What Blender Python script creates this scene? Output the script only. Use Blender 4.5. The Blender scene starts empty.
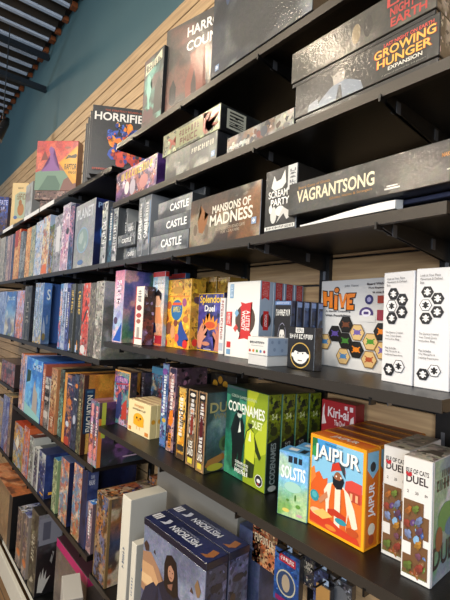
import bpy, bmesh, math, random
from mathutils import Vector, Matrix
C = bpy.context.scene.collection
# ------------------------------------------------------------------ camera frame
F = 415.0
RX = Vector((0.63484862, 0.00558518, 0.77261636))
RY = Vector((0.77102481, -0.06913551, -0.63304109))
RZ = Vector((0.04987958, 0.99759164, -0.0481969))
ROT = Matrix((RX, RY, RZ)); INV = ROT.transposed()
def rayw(px): return ROT @ Vector(((px[0]-225)/F, -(px[1]-300)/F, -1.0))
def at(px, Y=None, Z=None):
    d = rayw(px); t = Y/d.y if Y is not None else Z/d.z
    return d*t
def solve_x(px, Y, z):      # world x of the point (x, Y, z) seen in picture column px
    k = (px-225)/F
    a = INV @ Vector((1, 0, 0)); b = INV @ Vector((0, Y, z))
    return -(b.x + k*b.z)/(a.x + k*a.z)
def solve_z(py, x, Y):      # world z of the point (x, Y, z) seen in picture row py
    k = -(py-300)/F
    a = INV @ Vector((0, 0, 1)); b = INV @ Vector((x, Y, 0))
    return -(b.y + k*b.z)/(a.y + k*a.z)
# ------------------------------------------------------------------ the fixture's measures (metres, camera at 0,0,0)
D = 0.652; WALL = 0.952; FLOOR = -1.53
ZA, ZB, ZC, ZD, ZE, ZF = .656, .427, .199, -.103, -.419, -.955
Z1, Z3, Z4, Z5, ZBASE = .583, -.178, -.582, -.911, -1.392
XR, XN, XM, XO = -.272, -1.505, -2.80, -4.05
# ------------------------------------------------------------------ materials
def new_mat(name):
    m = bpy.data.materials.new(name); m.use_nodes = True
    nt = m.node_tree; b = nt.nodes['Principled BSDF']; return m, nt, b
def lin(h):
    if not isinstance(h, str): return h
    h = h.lstrip('#'); c = [int(h[i:i+2], 16)/255 for i in (0, 2, 4)]
    return tuple((x/12.92 if x <= .04045 else ((x+.055)/1.055)**2.4)**1.16 for x in c)
def noise_node(nt, scale, detail=3, rough=.5, coord='Object', vec=None):
    tc = nt.nodes.new('ShaderNodeTexCoord'); n = nt.nodes.new('ShaderNodeTexNoise')
    n.inputs['Scale'].default_value = scale; n.inputs['Detail'].default_value = detail
    n.inputs['Roughness'].default_value = rough
    if vec:
        mp = nt.nodes.new('ShaderNodeMapping'); mp.inputs['Scale'].default_value = vec
        nt.links.new(tc.outputs[coord], mp.inputs[0]); nt.links.new(mp.outputs[0], n.inputs[0])
    else: nt.links.new(tc.outputs[coord], n.inputs[0])
    return n
def simple(name, col, rough=.5, metal=0, bump=0, bscale=80, var=0, vscale=20, coat=0, vec=None):
    m, nt, b = new_mat(name)
    b.inputs['Base Color'].default_value = (*lin(col), 1); b.inputs['Roughness'].default_value = rough
    b.inputs['Metallic'].default_value = metal; b.inputs['Coat Weight'].default_value = coat
    n = noise_node(nt, vscale, 4, .6, vec=vec)
    r = nt.nodes.new('ShaderNodeMix'); r.data_type = 'RGBA'
    c = lin(col); v = max(var, .03)
    r.inputs[6].default_value = (*[x*(1-v) for x in c], 1); r.inputs[7].default_value = (*[min(1, x*(1+v)) for x in c], 1)
    nt.links.new(n.outputs[0], r.inputs[0]); nt.links.new(r.outputs[2], b.inputs['Base Color'])
    if bump:
        n2 = noise_node(nt, bscale, 3, vec=vec); bp = nt.nodes.new('ShaderNodeBump'); bp.inputs['Strength'].default_value = bump
        bp.inputs['Distance'].default_value = .002
        nt.links.new(n2.outputs[0], bp.inputs['Height']); nt.links.new(bp.outputs[0], b.inputs['Normal'])
    return m
def printed(name, rough, coat, busy, bump, bscale, coat_rough=.08, spec=.5, bdist=.002):
    m, nt, b = new_mat(name)
    at_ = nt.nodes.new('ShaderNodeAttribute'); at_.attribute_name = 'Col'
    out = at_.outputs['Color']
    if busy:
        for sc, k in ((30, .55), (95, .75), (240, .6)):
            n = noise_node(nt, sc, 3, .65)
            sub = nt.nodes.new('ShaderNodeVectorMath'); sub.operation = 'MULTIPLY_ADD'
            g = 3.0*k*busy
            sub.inputs[1].default_value = (g, g, g); sub.inputs[2].default_value = (1-g/2, 1-g/2, 1-g/2)
            hv_ = nt.nodes.new('ShaderNodeMix'); hv_.data_type = 'RGBA'; hv_.inputs[0].default_value = .4
            nt.links.new(n.outputs[0], hv_.inputs[6]); nt.links.new(n.outputs['Color'], hv_.inputs[7])
            nt.links.new(hv_.outputs[2], sub.inputs[0])
            cl = nt.nodes.new('ShaderNodeVectorMath'); cl.operation = 'MAXIMUM'; cl.inputs[1].default_value = (.08, .08, .08)
            nt.links.new(sub.outputs[0], cl.inputs[0])
            mu = nt.nodes.new('ShaderNodeVectorMath'); mu.operation = 'MULTIPLY'
            nt.links.new(out, mu.inputs[0]); nt.links.new(cl.outputs[0], mu.inputs[1]); out = mu.outputs[0]
    nt.links.new(out, b.inputs['Base Color'])
    b.inputs['Roughness'].default_value = rough; b.inputs['Coat Weight'].default_value = coat
    b.inputs['Coat Roughness'].default_value = coat_rough; b.inputs['Specular IOR Level'].default_value = spec
    if bump:
        n2 = noise_node(nt, bscale, 4, .6); bp = nt.nodes.new('ShaderNodeBump'); bp.inputs['Strength'].default_value = bump
        bp.inputs['Distance'].default_value = bdist
        nt.links.new(n2.outputs[0], bp.inputs['Height']); nt.links.new(bp.outputs[0], b.inputs['Coat Normal'])
        if bump > .3: nt.links.new(bp.outputs[0], b.inputs['Normal'])
    return m
M = {
 'card': printed('printed_card', .45, .15, 0, .05, 40, .3),
 'art': printed('illustrated_card', .42, .2, .55, .05, 40, .25),
 'wrap': printed('shrink_wrapped_card', .42, .6, 0, .36, 110, .08, .5, .0014),
 'wrapart': printed('shrink_wrapped_art', .42, .6, .5, .36, 110, .08, .5, .0014),
 'black_metal': simple('black_powder_coat', '#0c0b0b', .4, .0, .12, 300, .1),
 'lip_metal': simple('shelf_lip_paint', '#47423c', .36, .3, .1, 300, .08),
 'steel': simple('zinc_steel', '#8b8d92', .35, .8),
 'teal': simple('teal_wall_paint', '#46666c', .6, 0, .1, 12, .16, 2.2),
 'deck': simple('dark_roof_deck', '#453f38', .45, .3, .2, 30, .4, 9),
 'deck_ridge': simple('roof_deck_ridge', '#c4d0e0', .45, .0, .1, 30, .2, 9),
 'rust': simple('rusty_deck_end', '#8a5026', .8, 0, .3, 60, .5, 30),
 'joist': simple('joist_paint', '#3b434b', .45, .5, .2, 40, .2),
 'kick': simple('white_base_panel', '#cfcbbe', .5, 0, .1, 60, .1),
 'paper': simple('folded_paper', '#d9d8d4', .5, 0, .3, 30, .06),
 'plastic': simple('clear_plastic_tag', '#9fb0c6', .2, 0, 0, 50, .1, coat=1),
 'lens': simple('lamp_glass', '#555a60', .2, .2),
}
def wood():
    m, nt, b = new_mat('slatwall_maple')
    tc = nt.nodes.new('ShaderNodeTexCoord'); mp = nt.nodes.new('ShaderNodeMapping'); mp.inputs['Scale'].default_value = (1.2, 1, 22)
    n = nt.nodes.new('ShaderNodeTexNoise'); n.inputs['Scale'].default_value = 5; n.inputs['Detail'].default_value = 6
    r = nt.nodes.new('ShaderNodeValToRGB')
    r.color_ramp.elements[0].position = .3; r.color_ramp.elements[0].color = (*lin('#a98d6b'), 1)
    r.color_ramp.elements[1].position = .7; r.color_ramp.elements[1].color = (*lin('#c9ad86'), 1)
    nt.links.new(tc.outputs['Object'], mp.inputs[0]); nt.links.new(mp.outputs[0], n.inputs[0])
    nt.links.new(n.outputs[0], r.inputs[0]); nt.links.new(r.outputs[0], b.inputs['Base Color']); b.inputs['Roughness'].default_value = .45
    return m
M['wood'] = wood()
def floor_mat():
    m, nt, b = new_mat('floor_planks')
    tc = nt.nodes.new('ShaderNodeTexCoord'); br = nt.nodes.new('ShaderNodeTexBrick')
    br.inputs['Scale'].default_value = 1; br.inputs['Brick Width'].default_value = 1.2; br.inputs['Row Height'].default_value = .15
    br.inputs['Mortar Size'].default_value = .002
    br.inputs['Color1'].default_value = (*lin('#8a6c48'), 1); br.inputs['Color2'].default_value = (*lin('#7a5d3c'), 1); br.inputs['Mortar'].default_value = (*lin('#3c2d1d'), 1)
    n = noise_node(nt, 5, 6, .6, vec=(1, 14, 1)); mx = nt.nodes.new('ShaderNodeMix'); mx.data_type = 'RGBA'; mx.blend_type = 'OVERLAY'; mx.inputs[0].default_value = .5
    nt.links.new(tc.outputs['Object'], br.inputs[0]); nt.links.new(br.outputs[0], mx.inputs[6]); nt.links.new(n.outputs[0], mx.inputs[7])
    nt.links.new(mx.outputs[2], b.inputs['Base Color']); b.inputs['Roughness'].default_value = .4
    return m
M['floor'] = floor_mat()
# ------------------------------------------------------------------ basic helpers
def link(name, me, mats, parent=None, loc=(0, 0, 0), rz=0):
    o = bpy.data.objects.new(name, me)
    for m in mats: me.materials.append(m)
    C.objects.link(o); o.parent = parent; o.location = loc; o.rotation_euler = (0, 0, rz); return o
def tag(o, label, cat, group=None):
    o['label'] = label; o['category'] = cat
    if group: o['group'] = group
    return o
def empty(name, loc, rz=0):
    o = bpy.data.objects.new(name, None); o.empty_display_size = .02; C.objects.link(o); o.location = loc; o.rotation_euler = (0, 0, rz); return o
def add_box(bm, x0, y0, z0, x1, y1, z1, mi=0):
    vs = [bm.verts.new(v) for v in ((x0,y0,z0),(x1,y0,z0),(x1,y1,z0),(x0,y1,z0),(x0,y0,z1),(x1,y0,z1),(x1,y1,z1),(x0,y1,z1))]
    for f in ((3,2,1,0),(4,5,6,7),(0,1,5,4),(1,2,6,5),(2,3,7,6),(3,0,4,7)):
        bm.faces.new([vs[i] for i in f]).material_index = mi
def add_prism(bm, pts, a, b, axis='x', mi=0):     # pts: 2D outline swept from a to b along the axis
    def P(p, t): return (t, p[0], p[1]) if axis == 'x' else ((p[0], t, p[1]) if axis == 'y' else (p[0], p[1], t))
    A = [bm.verts.new(P(p, a)) for p in pts]; B = [bm.verts.new(P(p, b)) for p in pts]
    bm.faces.new(A).material_index = mi; bm.faces.new(B[::-1]).material_index = mi
    for i in range(len(pts)):
        j = (i+1) % len(pts); bm.faces.new((A[j], A[i], B[i], B[j])).material_index = mi
def add_tube(bm, p, q, r, n=12, r2=None, caps=True):
    p = Vector(p); q = Vector(q); d = (q-p).normalized(); u = d.orthogonal().normalized(); v = d.cross(u); r2 = r if r2 is None else r2
    A = [bm.verts.new(p+(u*math.cos(t)+v*math.sin(t))*r) for t in [2*math.pi*i/n for i in range(n)]]
    B = [bm.verts.new(q+(u*math.cos(t)+v*math.sin(t))*r2) for t in [2*math.pi*i/n for i in range(n)]]
    for i in range(n): bm.faces.new((A[i], A[(i+1) % n], B[(i+1) % n], B[i]))
    if caps: bm.faces.new(A[::-1]); bm.faces.new(B)
def fin(name, bm, mats, parent=None, loc=(0, 0, 0), rz=0, bev=0):
    bmesh.ops.recalc_face_normals(bm, faces=bm.faces[:])
    me = bpy.data.meshes.new(name); bm.to_mesh(me); bm.free()
    o = link(name, me, mats, parent, loc, rz)
    if bev:
        b = o.modifiers.new('bevel', 'BEVEL'); b.width = bev; b.segments = 2; b.limit_method = 'ANGLE'
    return o
# ------------------------------------------------------------------ lettering
_tc = {}
def text_mesh(s, bold):
    k = (s, bold)
    if k in _tc: return _tc[k]
    cu = bpy.data.curves.new('lettering', 'FONT'); cu.body = s; cu.size = 1; cu.resolution_u = 3; cu.align_x = 'CENTER'
    cu.space_line = .85
    if bold: cu.offset = .022
    o = bpy.data.objects.new('lettering', cu); C.objects.link(o)
    dg = bpy.context.evaluated_depsgraph_get(); me = o.evaluated_get(dg).to_mesh()
    vs = [(v.co.x, v.co.y) for v in me.vertices]; fs = [tuple(p.vertices) for p in me.polygons]
    o.evaluated_get(dg).to_mesh_clear(); bpy.data.objects.remove(o); bpy.data.curves.remove(cu)
    if not vs: vs = [(0, 0), (1, 1)]
    x0 = min(v[0] for v in vs); x1 = max(v[0] for v in vs); y0 = min(v[1] for v in vs); y1 = max(v[1] for v in vs)
    vs = [((x-x0)/(x1-x0), (y-y0)/(y1-y0)) for x, y in vs]
    _tc[k] = (vs, fs); return _tc[k]
# ------------------------------------------------------------------ printed boxes
def vnoise(x, y, seed):
    xi, yi = math.floor(x), math.floor(y); fx, fy = x-xi, y-yi
    def h(a, b):
        n = (a*374761393 + b*668265263 + seed*982451653) & 0xffffffff
        n = ((n ^ (n >> 13))*1274126177) & 0xffffffff
        return ((n ^ (n >> 16)) & 0xffff)/65535
    fx = fx*fx*(3-2*fx); fy = fy*fy*(3-2*fy)
    return (h(xi, yi)*(1-fx)+h(xi+1, yi)*fx)*(1-fy)+(h(xi, yi+1)*(1-fx)+h(xi+1, yi+1)*fx)*fy
def mixc(a, b, t): return tuple(a[i]*(1-t)+b[i]*t for i in range(3))
class Mesh:
    def __init__(s): s.v = []; s.c = []; s.f = []; s.m = []
    def add(s, pts, col, mi, faces=None):
        b = len(s.v); s.v += [tuple(p) for p in pts]; s.c += [col]*len(pts)
        if faces is None: faces = [tuple(range(len(pts)))]
        for f in faces: s.f.append(tuple(b+i for i in f)); s.m.append(mi)
    def build(s, name):
        me = bpy.data.meshes.new(name); me.from_pydata(s.v, [], s.f)
        me.polygons.foreach_set('material_index', s.m)
        ca = me.color_attributes.new('Col', 'FLOAT_COLOR', 'POINT')
        flat = []
        for c in s.c: flat += [c[0], c[1], c[2], 1.0]
        ca.data.foreach_set('color', flat); me.update(); return me
def face_frames(w, d, h):
    return {'front': (Vector((-w/2, -d/2, 0)), Vector((1,0,0)), Vector((0,0,1)), w, h),
            'right': (Vector((w/2, -d/2, 0)), Vector((0,1,0)), Vector((0,0,1)), d, h),
            'left': (Vector((-w/2, d/2, 0)), Vector((0,-1,0)), Vector((0,0,1)), d, h),
            'back': (Vector((w/2, d/2, 0)), Vector((-1,0,0)), Vector((0,0,1)), w, h),
            'top': (Vector((-w/2, -d/2, h)), Vector((1,0,0)), Vector((0,1,0)), w, d),
            'bottom': (Vector((-w/2, d/2, 0)), Vector((1,0,0)), Vector((0,-1,0)), w, d)}
def box_mesh(name, w, d, h, faces, base, mats=('card', 'art'), seed=1, bev=.0012, cell=.006):
    """faces: {face: (gradient top to bottom, blob colours, blob size m, ops)}; base colour elsewhere"""
    ms = Mesh(); bev = min(bev, w*.2, d*.2, h*.2); frames = face_frames(w, d, h); edge = {}
    for k, (o, u, v, W, H) in frames.items():
        n = u.cross(v); spec = faces.get(k); bc = lin(base)
        u0, v0, u1, v1 = bev, bev, W-bev, H-bev
        if spec is None:
            ms.add([o+u*a+v*b for a, b in ((u0,v0),(u1,v0),(u1,v1),(u0,v1))], bc, 0); edge[k] = bc; continue
        grad, blobs, bs, ops = spec
        grad = [lin(g) for g in (grad if isinstance(grad, (list, tuple)) and not isinstance(grad, str) else [grad])]
        blobs = [lin(b) for b in (blobs or [])]
        busy = 1 if blobs else 0
        edge[k] = mixc(grad[0], grad[-1], .5)
        nx = max(1, min(34, int((u1-u0)/cell))) if blobs else 1
        ny = max(1, min(50, int((v1-v0)/cell))) if (blobs or len(grad) > 1) else 1
        if not blobs and len(grad) > 1: ny = max(ny, 6)
        b = len(ms.v)
        for j in range(ny+1):
            for i in range(nx+1):
                a_, b_ = u0+(u1-u0)*i/nx, v0+(v1-v0)*j/ny
                t = (1-j/ny)*(len(grad)-1); q = min(int(t), len(grad)-2) if len(grad) > 1 else 0
                c = mixc(grad[q], grad[q+1], t-q) if len(grad) > 1 else grad[0]
                for z, bl in enumerate(blobs):
                    nv = vnoise(a_/bs+z*7.3, b_/bs+z*3.1, seed+z*11+hash_face(k))*.75+vnoise(a_/bs*2.7, b_/bs*2.7, seed+z*5+3)*.25
                    c = mixc(c, bl, .75*max(0, min(1, (nv-.54)*12)))
                ms.v.append(tuple(o+u*a_+v*b_)); ms.c.append(c)
        for j in range(ny):
            for i in range(nx):
                p = b+j*(nx+1)+i; ms.f.append((p, p+1, p+nx+2, p+nx+1)); ms.m.append(busy)
        lift = .00035
        if blobs and bs < .045 and k in ('front', 'right', 'top'):      # small printed figures of the illustration
            rd = random.Random(seed*31+hash_face(k)); sz = max(.0035, min(.012, bs*.28)); sz *= .8; cnt = int(min(170, W*H/(sz*sz)*.4))
            pal = grad+blobs*2
            if k == 'front' and W < .05 and H > .12:      # band of small marks down a spine
                mc = (.75, .74, .7) if sum(grad[0]) < .9 else (.06, .06, .08); mc = mixc(mc, blobs[0], .25); v_ = H*(.3+.15*rd.random())
                while v_ < H*.86:
                    l_ = .004+.006*rd.random(); ww = W*(.12+.1*rd.random())
                    ms.add([o+u*a_+v*b_+n*.0003 for a_, b_ in ((W/2-ww, v_), (W/2+ww, v_), (W/2+ww, v_+l_), (W/2-ww, v_+l_))], mc, 0); v_ += l_+.003
                for (va, vb) in ((.93, .985), (.03, .1)):
                    ms.add([o+u*a_+v*b_+n*.0003 for a_, b_ in ((W*.1, H*va), (W*.9, H*va), (W*.9, H*vb), (W*.1, H*vb))], mixc(grad[-1], pal[rd.randrange(len(pal))], .6), 0)
            for q in range(cnt):
                cu, cv = rd.random()*W, rd.random()*H; c0 = pal[rd.randrange(len(pal))]; g = rd.choice((.3, .4, .55, .8, 1.2, 1.45))
                c0 = tuple(min(.9, x*g*(.85+.3*rd.random())) for x in c0); m_ = rd.choice((3, 4, 5, 6)); ang = rd.random()*6.28; st = .5+1.4*rd.random()
                s_ = sz*(.35+.75*rd.random()); ca, sa = math.cos(ang), math.sin(ang); pts = []
                for e_ in range(m_):
                    tt = 2*math.pi*e_/m_; rr_ = s_*(.6+.6*rd.random()); px_, py_ = rr_*math.cos(tt)*st, rr_*math.sin(tt)
                    pts.append((min(u1, max(u0, cu+px_*ca-py_*sa)), min(v1, max(v0, cv+px_*sa+py_*ca))))
                ms.add([o+u*a_+v*b_+n*(.00008+.0000012*q) for a_, b_ in pts], c0, 0)
        for op in ops or []:
            col = lin(op[-1]); kind = op[0]; off = n*lift; lift += .00006
            cl_ = lambda q: min(1-bev/W, max(bev/W, q)); cm_ = lambda q: min(1-bev/H, max(bev/H, q))
            P = lambda a, c: o+u*(cl_(a)*W)+v*(cm_(c)*H)+off
            if kind == 'r':
                _, a, bb, c_, dd, _ = op; ms.add([P(a,bb),P(c_,bb),P(c_,dd),P(a,dd)], col, 0)
            elif kind == 'c':      # ('c', u, v, radius as a share of the width, sides, colour)
                _, a, bb, r, sd, _ = op; r *= W; ph = 0 if sd == 6 else .5
                ms.add([o+u*(a*W+r*math.cos(t))+v*(bb*H+r*math.sin(t))+off for t in [2*math.pi*(i+ph)/sd for i in range(sd)]], col, 0)
            elif kind == 'e':      # ellipse
                _, a, bb, ru, rv, _ = op
                ms.add([P(a+ru*math.cos(t), bb+rv*math.sin(t)) for t in [2*math.pi*i/20 for i in range(20)]], col, 0)
            elif kind == 'p':
                poly = op[1]; bm = bmesh.new(); vs = [bm.verts.new(P(*q)) for q in poly]; fc = bm.faces.new(vs)
                if fc.normal.dot(n) < 0: fc.normal_flip()
                r = bmesh.ops.triangulate(bm, faces=[fc]); bm.verts.index_update()
                ms.add([v_.co.copy() for v_ in bm.verts], col, 0, [tuple(v_.index for v_ in f_.verts) for f_ in bm.faces]); bm.free()
            elif kind == 'm':      # lettering too small to read: a row of letter-sized strokes
                _, n_, a, bb, c_, dd, rot, _ = op; rm = random.Random(n_*7+int(a*100)+seed)
                for q in range(n_):
                    x0_, x1_ = q/n_, (q+.78)/n_
                    st_ = [rm.choice(((0,0,.3,1), (.35,0,.65,1))), rm.choice(((.3,.75,1,1), (.3,.4,1,.62), (.65,0,1,1))), rm.choice(((.3,0,1,.22), (.7,.2,1,.9), (0,.4,1,.6)))]
                    for (sa, sb, sc_, sd_) in st_:
                        cs = []
                        for x, y in ((sa,sb),(sc_,sb),(sc_,sd_),(sa,sd_)):
                            x = x0_+(x1_-x0_)*x
                            if rot == 90: x, y = 1-y, x
                            elif rot == -90: x, y = y, 1-x
                            elif rot == 180: x, y = 1-x, 1-y
                            cs.append(P(a+(c_-a)*x, bb+(dd-bb)*y))
                        ms.add(cs, col, 0)
            elif kind == 't':      # ('t', text, u0, v0, u1, v1, turn, bold, colour)
                _, s_, a, bb, c_, dd, rot, bold, _ = op; vs, fs = text_mesh(s_, bold)
                def T(x, y):
                    if rot == 90: x, y = 1-y, x
                    elif rot == -90: x, y = y, 1-x
                    elif rot == 180: x, y = 1-x, 1-y
                    return P(a+(c_-a)*x, bb+(dd-bb)*y)
                ms.add([T(x, y) for x, y in vs], col, 0, fs)
    # chamfers between the faces
    def pt(sx, sy, sz, ax):     # corner of the face whose normal runs along ax
        return Vector((sx*(w/2-(0 if ax == 0 else bev)), sy*(d/2-(0 if ax == 1 else bev)), (h-(0 if ax == 2 else bev)) if sz > 0 else (0 if ax == 2 else bev)))
    nm = {(0,1):'right',(0,-1):'left',(1,-1):'front',(1,1):'back',(2,1):'top',(2,-1):'bottom'}
    for a0 in range(3):
        for a1 in range(a0+1, 3):
            a2 = 3-a0-a1
            for s0 in (-1, 1):
                for s1 in (-1, 1):
                    q = []
                    for ax, s2 in ((a0,-1),(a0,1),(a1,1),(a1,-1)):
                        s = [0,0,0]; s[a0] = s0; s[a1] = s1; s[a2] = s2; q.append(pt(*s, ax))
                    nn = (q[1]-q[0]).cross(q[2]-q[1]); out = Vector((0,0,0)); out[a0] = s0; out[a1] = s1
                    if nn.dot(out) < 0: q.reverse()
                    ms.add(q, mixc(edge[nm[(a0,s0)]], edge[nm[(a1,s1)]], .5), 0)
    for sx in (-1,1):
        for sy in (-1,1):
            for sz in (-1,1):
                q = [pt(sx,sy,sz,0), pt(sx,sy,sz,1), pt(sx,sy,sz,2)]
                if sx*sy*sz < 0: q.reverse()
                ms.add(q, edge['front'], 0)
    return ms.build(name), [M[mats[0]], M[mats[1]]]
def hash_face(k): return {'front': 0, 'right': 101, 'left': 202, 'back': 303, 'top': 404, 'bottom': 505}[k]
MATS = {'p': ('card', 'art'), 'w': ('wrap', 'wrapart')}
REG = []
def game(label, pos, size, rz=0, faces=None, base='#333333', mat='p', seed=1, group=None, name='board_game_box', cat='board game', lid=None, tilt=None, cell=.006, clamp=True):
    """pos = front-left bottom corner in the world; lid = share of the height covered by a separate lid part"""
    w, d, h = size; c, s = math.cos(rz), math.sin(rz)
    if clamp and (pos[1] > D-.001 or abs(rz) > .3):      # nothing reaches into the shelf above
        lv = (ZA, ZB, ZC, ZD, ZE, ZF) if pos[0] > XN-.02 else ((Z1, ZC, Z3, Z4, Z5) if pos[0] > XM else (Z1, ZC, Z3, -.49, Z5))
        up = min([l for l in lv if l > pos[2]+.05], default=9)
        h = min(h, up-.0218-pos[2])
        nb = NB if pos[0] > XN-.02 else MB
        if up < 9 and any(pos[0]-.012 < b < pos[0]+w+.012 for b in nb) and pos[2]+h > up-.054:
            h = min(h, up-.034-pos[2]); d = max(.02, min(d, D+.05-pos[1])); size = (w, d, h)
    cx = pos[0]+c*w/2-s*d/2; cy = pos[1]+s*w/2+c*d/2; loc = (cx, cy, pos[2]+.0004)
    if lid is None:
        me, mt = box_mesh(name, w, d, h, faces or {}, base, MATS[mat], seed, cell=cell)
        o = link(name, me, mt, None, loc, rz)
    else:
        o = empty(name, loc, rz); share, traycol = lid
        me, mt = box_mesh('lid', w, d, h*share, faces or {}, base, MATS[mat], seed, cell=cell)
        link('lid', me, mt, o, (0, 0, h*(1-share)+.0005))
        me, mt = box_mesh('tray', w-.004, d-.004, h*(1-share), {}, traycol, MATS[mat], seed)
        link('tray', me, mt, o)
    if tilt: o.rotation_euler = (tilt[0], tilt[1], rz)
    tag(o, label, cat, group); REG.append((o, loc, size, rz)); return o
def quad(z, bl, tr, Y=None, rot=0, br=None):
    if Y is not None:
        P = at(bl, Y=Y)
        if z is not None: P = Vector((solve_x(bl[0], Y, z), Y, z))
    else: P = at(bl, Z=z)
    if br is not None:
        Q = at(br, Z=P.z); rot = math.atan2(Q.y-P.y, Q.x-P.x)
    dr = Vector((math.cos(rot), math.sin(rot), 0)); n = Vector((-math.sin(rot), math.cos(rot), 0))
    r = rayw(tr); t = P.dot(n)/r.dot(n); T = r*t
    W = (T-P).dot(dr)
    if br is not None: W = (Q-P).length
    return P, W, T.z-P.z, rot
def cover(label, z, bl, tr, d, faces, base='#333333', Y=None, rot=0, br=None, **k):
    P, W, H, r = quad(z, bl, tr, Y, math.radians(rot), br)
    return game(label, tuple(P), (W, d, H), r, faces, base, **k), P, W, H, r
def row(z, Y, where, items, d=.24, group=None):
    """items: (column left, column right, top row, front spec, description, options)"""
    last = -99
    for i, it in enumerate(items):
        a, b, yt, front, desc = it[:5]; op = it[5] if len(it) > 5 else {}
        YY = op.get('Y', Y); x0 = solve_x(a, YY, z); x1 = solve_x(b, YY, z)-.0015
        if x0 < last+.0012: x0 = last+.0012
        last = x1
        h = solve_z(yt, x0, YY)-z
        faces = {'front': front}
        if 'right' in op: faces['right'] = op['right']
        if 'top' in op: faces['top'] = op['top']
        base = op.get('base', front[0][0] if not isinstance(front[0], str) else front[0])
        dd = min(op.get('d', d), WALL-.012-YY)
        game(f'{desc}, {where}', (x0, YY, z), (x1-x0, dd, h), 0, faces, base, mat=op.get('mat', 'w'), seed=i*17+int(a)*3+5, group=op.get('group', group))
def G(*cols): return list(cols)
# ------------------------------------------------------------------ the setting
def structure(o): o['kind'] = 'structure'; return o
bm = bmesh.new()
SL = 1.432; pitch = .0735; z = SL
add_box(bm, -9, WALL+.011, FLOOR, 2.2, WALL+.02, SL-.004, 1)
k = 0
while z > FLOOR+.02:
    z0 = max(FLOOR, z-pitch+.006)
    add_prism(bm, [(WALL, z0+.002), (WALL+.002, z0), (WALL+.012, z0), (WALL+.012, z), (WALL+.002, z), (WALL, z-.002)], -9, 2.2, 'x', 0)
    z -= pitch
structure(fin('wall_back', bm, [M['wood'], M['black_metal']]))
bm = bmesh.new(); add_box(bm, -9, WALL+.012, SL, 2.2, WALL+.05, 2.36); structure(fin('wall_upper', bm, [M['teal']]))
bm = bmesh.new(); add_box(bm, -9, -4.5, FLOOR-.05, 2.2, WALL+.05, FLOOR); structure(fin('floor', bm, [M['floor']]))
# ribbed roof deck
bm = bmesh.new(); CZ = 2.27
add_box(bm, -9, -4.5, CZ+.05, 2.2, WALL+.05, CZ+.07, 0)
x = -8.95
while x < 2.1:
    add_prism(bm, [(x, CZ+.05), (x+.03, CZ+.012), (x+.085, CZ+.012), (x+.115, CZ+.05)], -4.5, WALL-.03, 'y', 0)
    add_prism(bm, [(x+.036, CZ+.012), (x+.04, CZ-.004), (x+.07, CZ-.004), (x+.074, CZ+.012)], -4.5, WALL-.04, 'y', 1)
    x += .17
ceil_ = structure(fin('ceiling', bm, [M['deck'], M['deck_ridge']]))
bm = bmesh.new(); x = -8.95; rr = random.Random(4)
while x < 2.1:
    w_ = .03+rr.random()*.04; add_box(bm, x+.03+rr.random()*.03, WALL-.032, CZ-.006-rr.random()*.01, x+.03+w_, WALL+.008, CZ+.03); x += .17
fin('rusty_deck_end', bm, [M['rust']], ceil_)
for pts, lab in (((48, 60), 'dark steel bar under the ribbed ceiling, the upper of two reaching the teal wall'),
                 ((45, 92), 'dark steel bar under the ribbed ceiling, the lower of two reaching the teal wall')):
    P = at(pts, Y=WALL); L = 3.6
    bm = bmesh.new(); add_prism(bm, [(-.022, 0), (.022, 0), (.022, .01), (.006, .01), (.006, .05), (-.006, .05), (-.006, .01), (-.022, .01)], -L, 0, 'y')
    o = fin('ceiling_bar', bm, [M['joist']], None, (P.x, WALL+.008, P.z)); tag(o, lab, 'ceiling bar')
P = at((5, 84), Y=.3)
bm = bmesh.new(); add_tube(bm, (0, 0, -.36), (0, 0, 0), .006, 10)
# track spot lamp seen at the left edge
S = at((-2, 128), Y=.6); rod_top = CZ+.012
t = empty('track_spotlight', (S.x, S.y, S.z)); tag(t, 'black track spotlight hanging below the ceiling at the left edge', 'spotlight')
b2 = bmesh.new(); add_tube(b2, (0, 0, -.09), (0, .05, .06), .034, 18, .03); add_tube(b2, (0, .05, .06), (0, .065, .10), .03, 18, .014)
fin('lamp_head', b2, [M['black_metal']], t)
b2 = bmesh.new(); add_tube(b2, (0, -.006, -.108), (0, 0, -.088), .037, 18, .037); fin('trim_ring', b2, [M['steel']], t)
b2 = bmesh.new(); add_tube(b2, (0, -.0075, -.111), (0, -.0065, -.108), .03, 18); fin('lens', b2, [M['lens']], t)
b2 = bmesh.new(); add_tube(b2, (0, .03, .05), (0, .03, rod_top-S.z), .004, 10); add_tube(b2, (-.04, .02, 0), (.04, .02, 0), .006, 10); fin('hanging_rod', b2, [M['joist']], t)
bm.free()
# white kick panel at the foot of the fixture
bm = bmesh.new(); add_box(bm, -6.5, D-.03, FLOOR, 1.2, D-.012, ZBASE-.022); structure(fin('baseboard_front', bm, [M['kick']], bev=.003))
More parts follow.
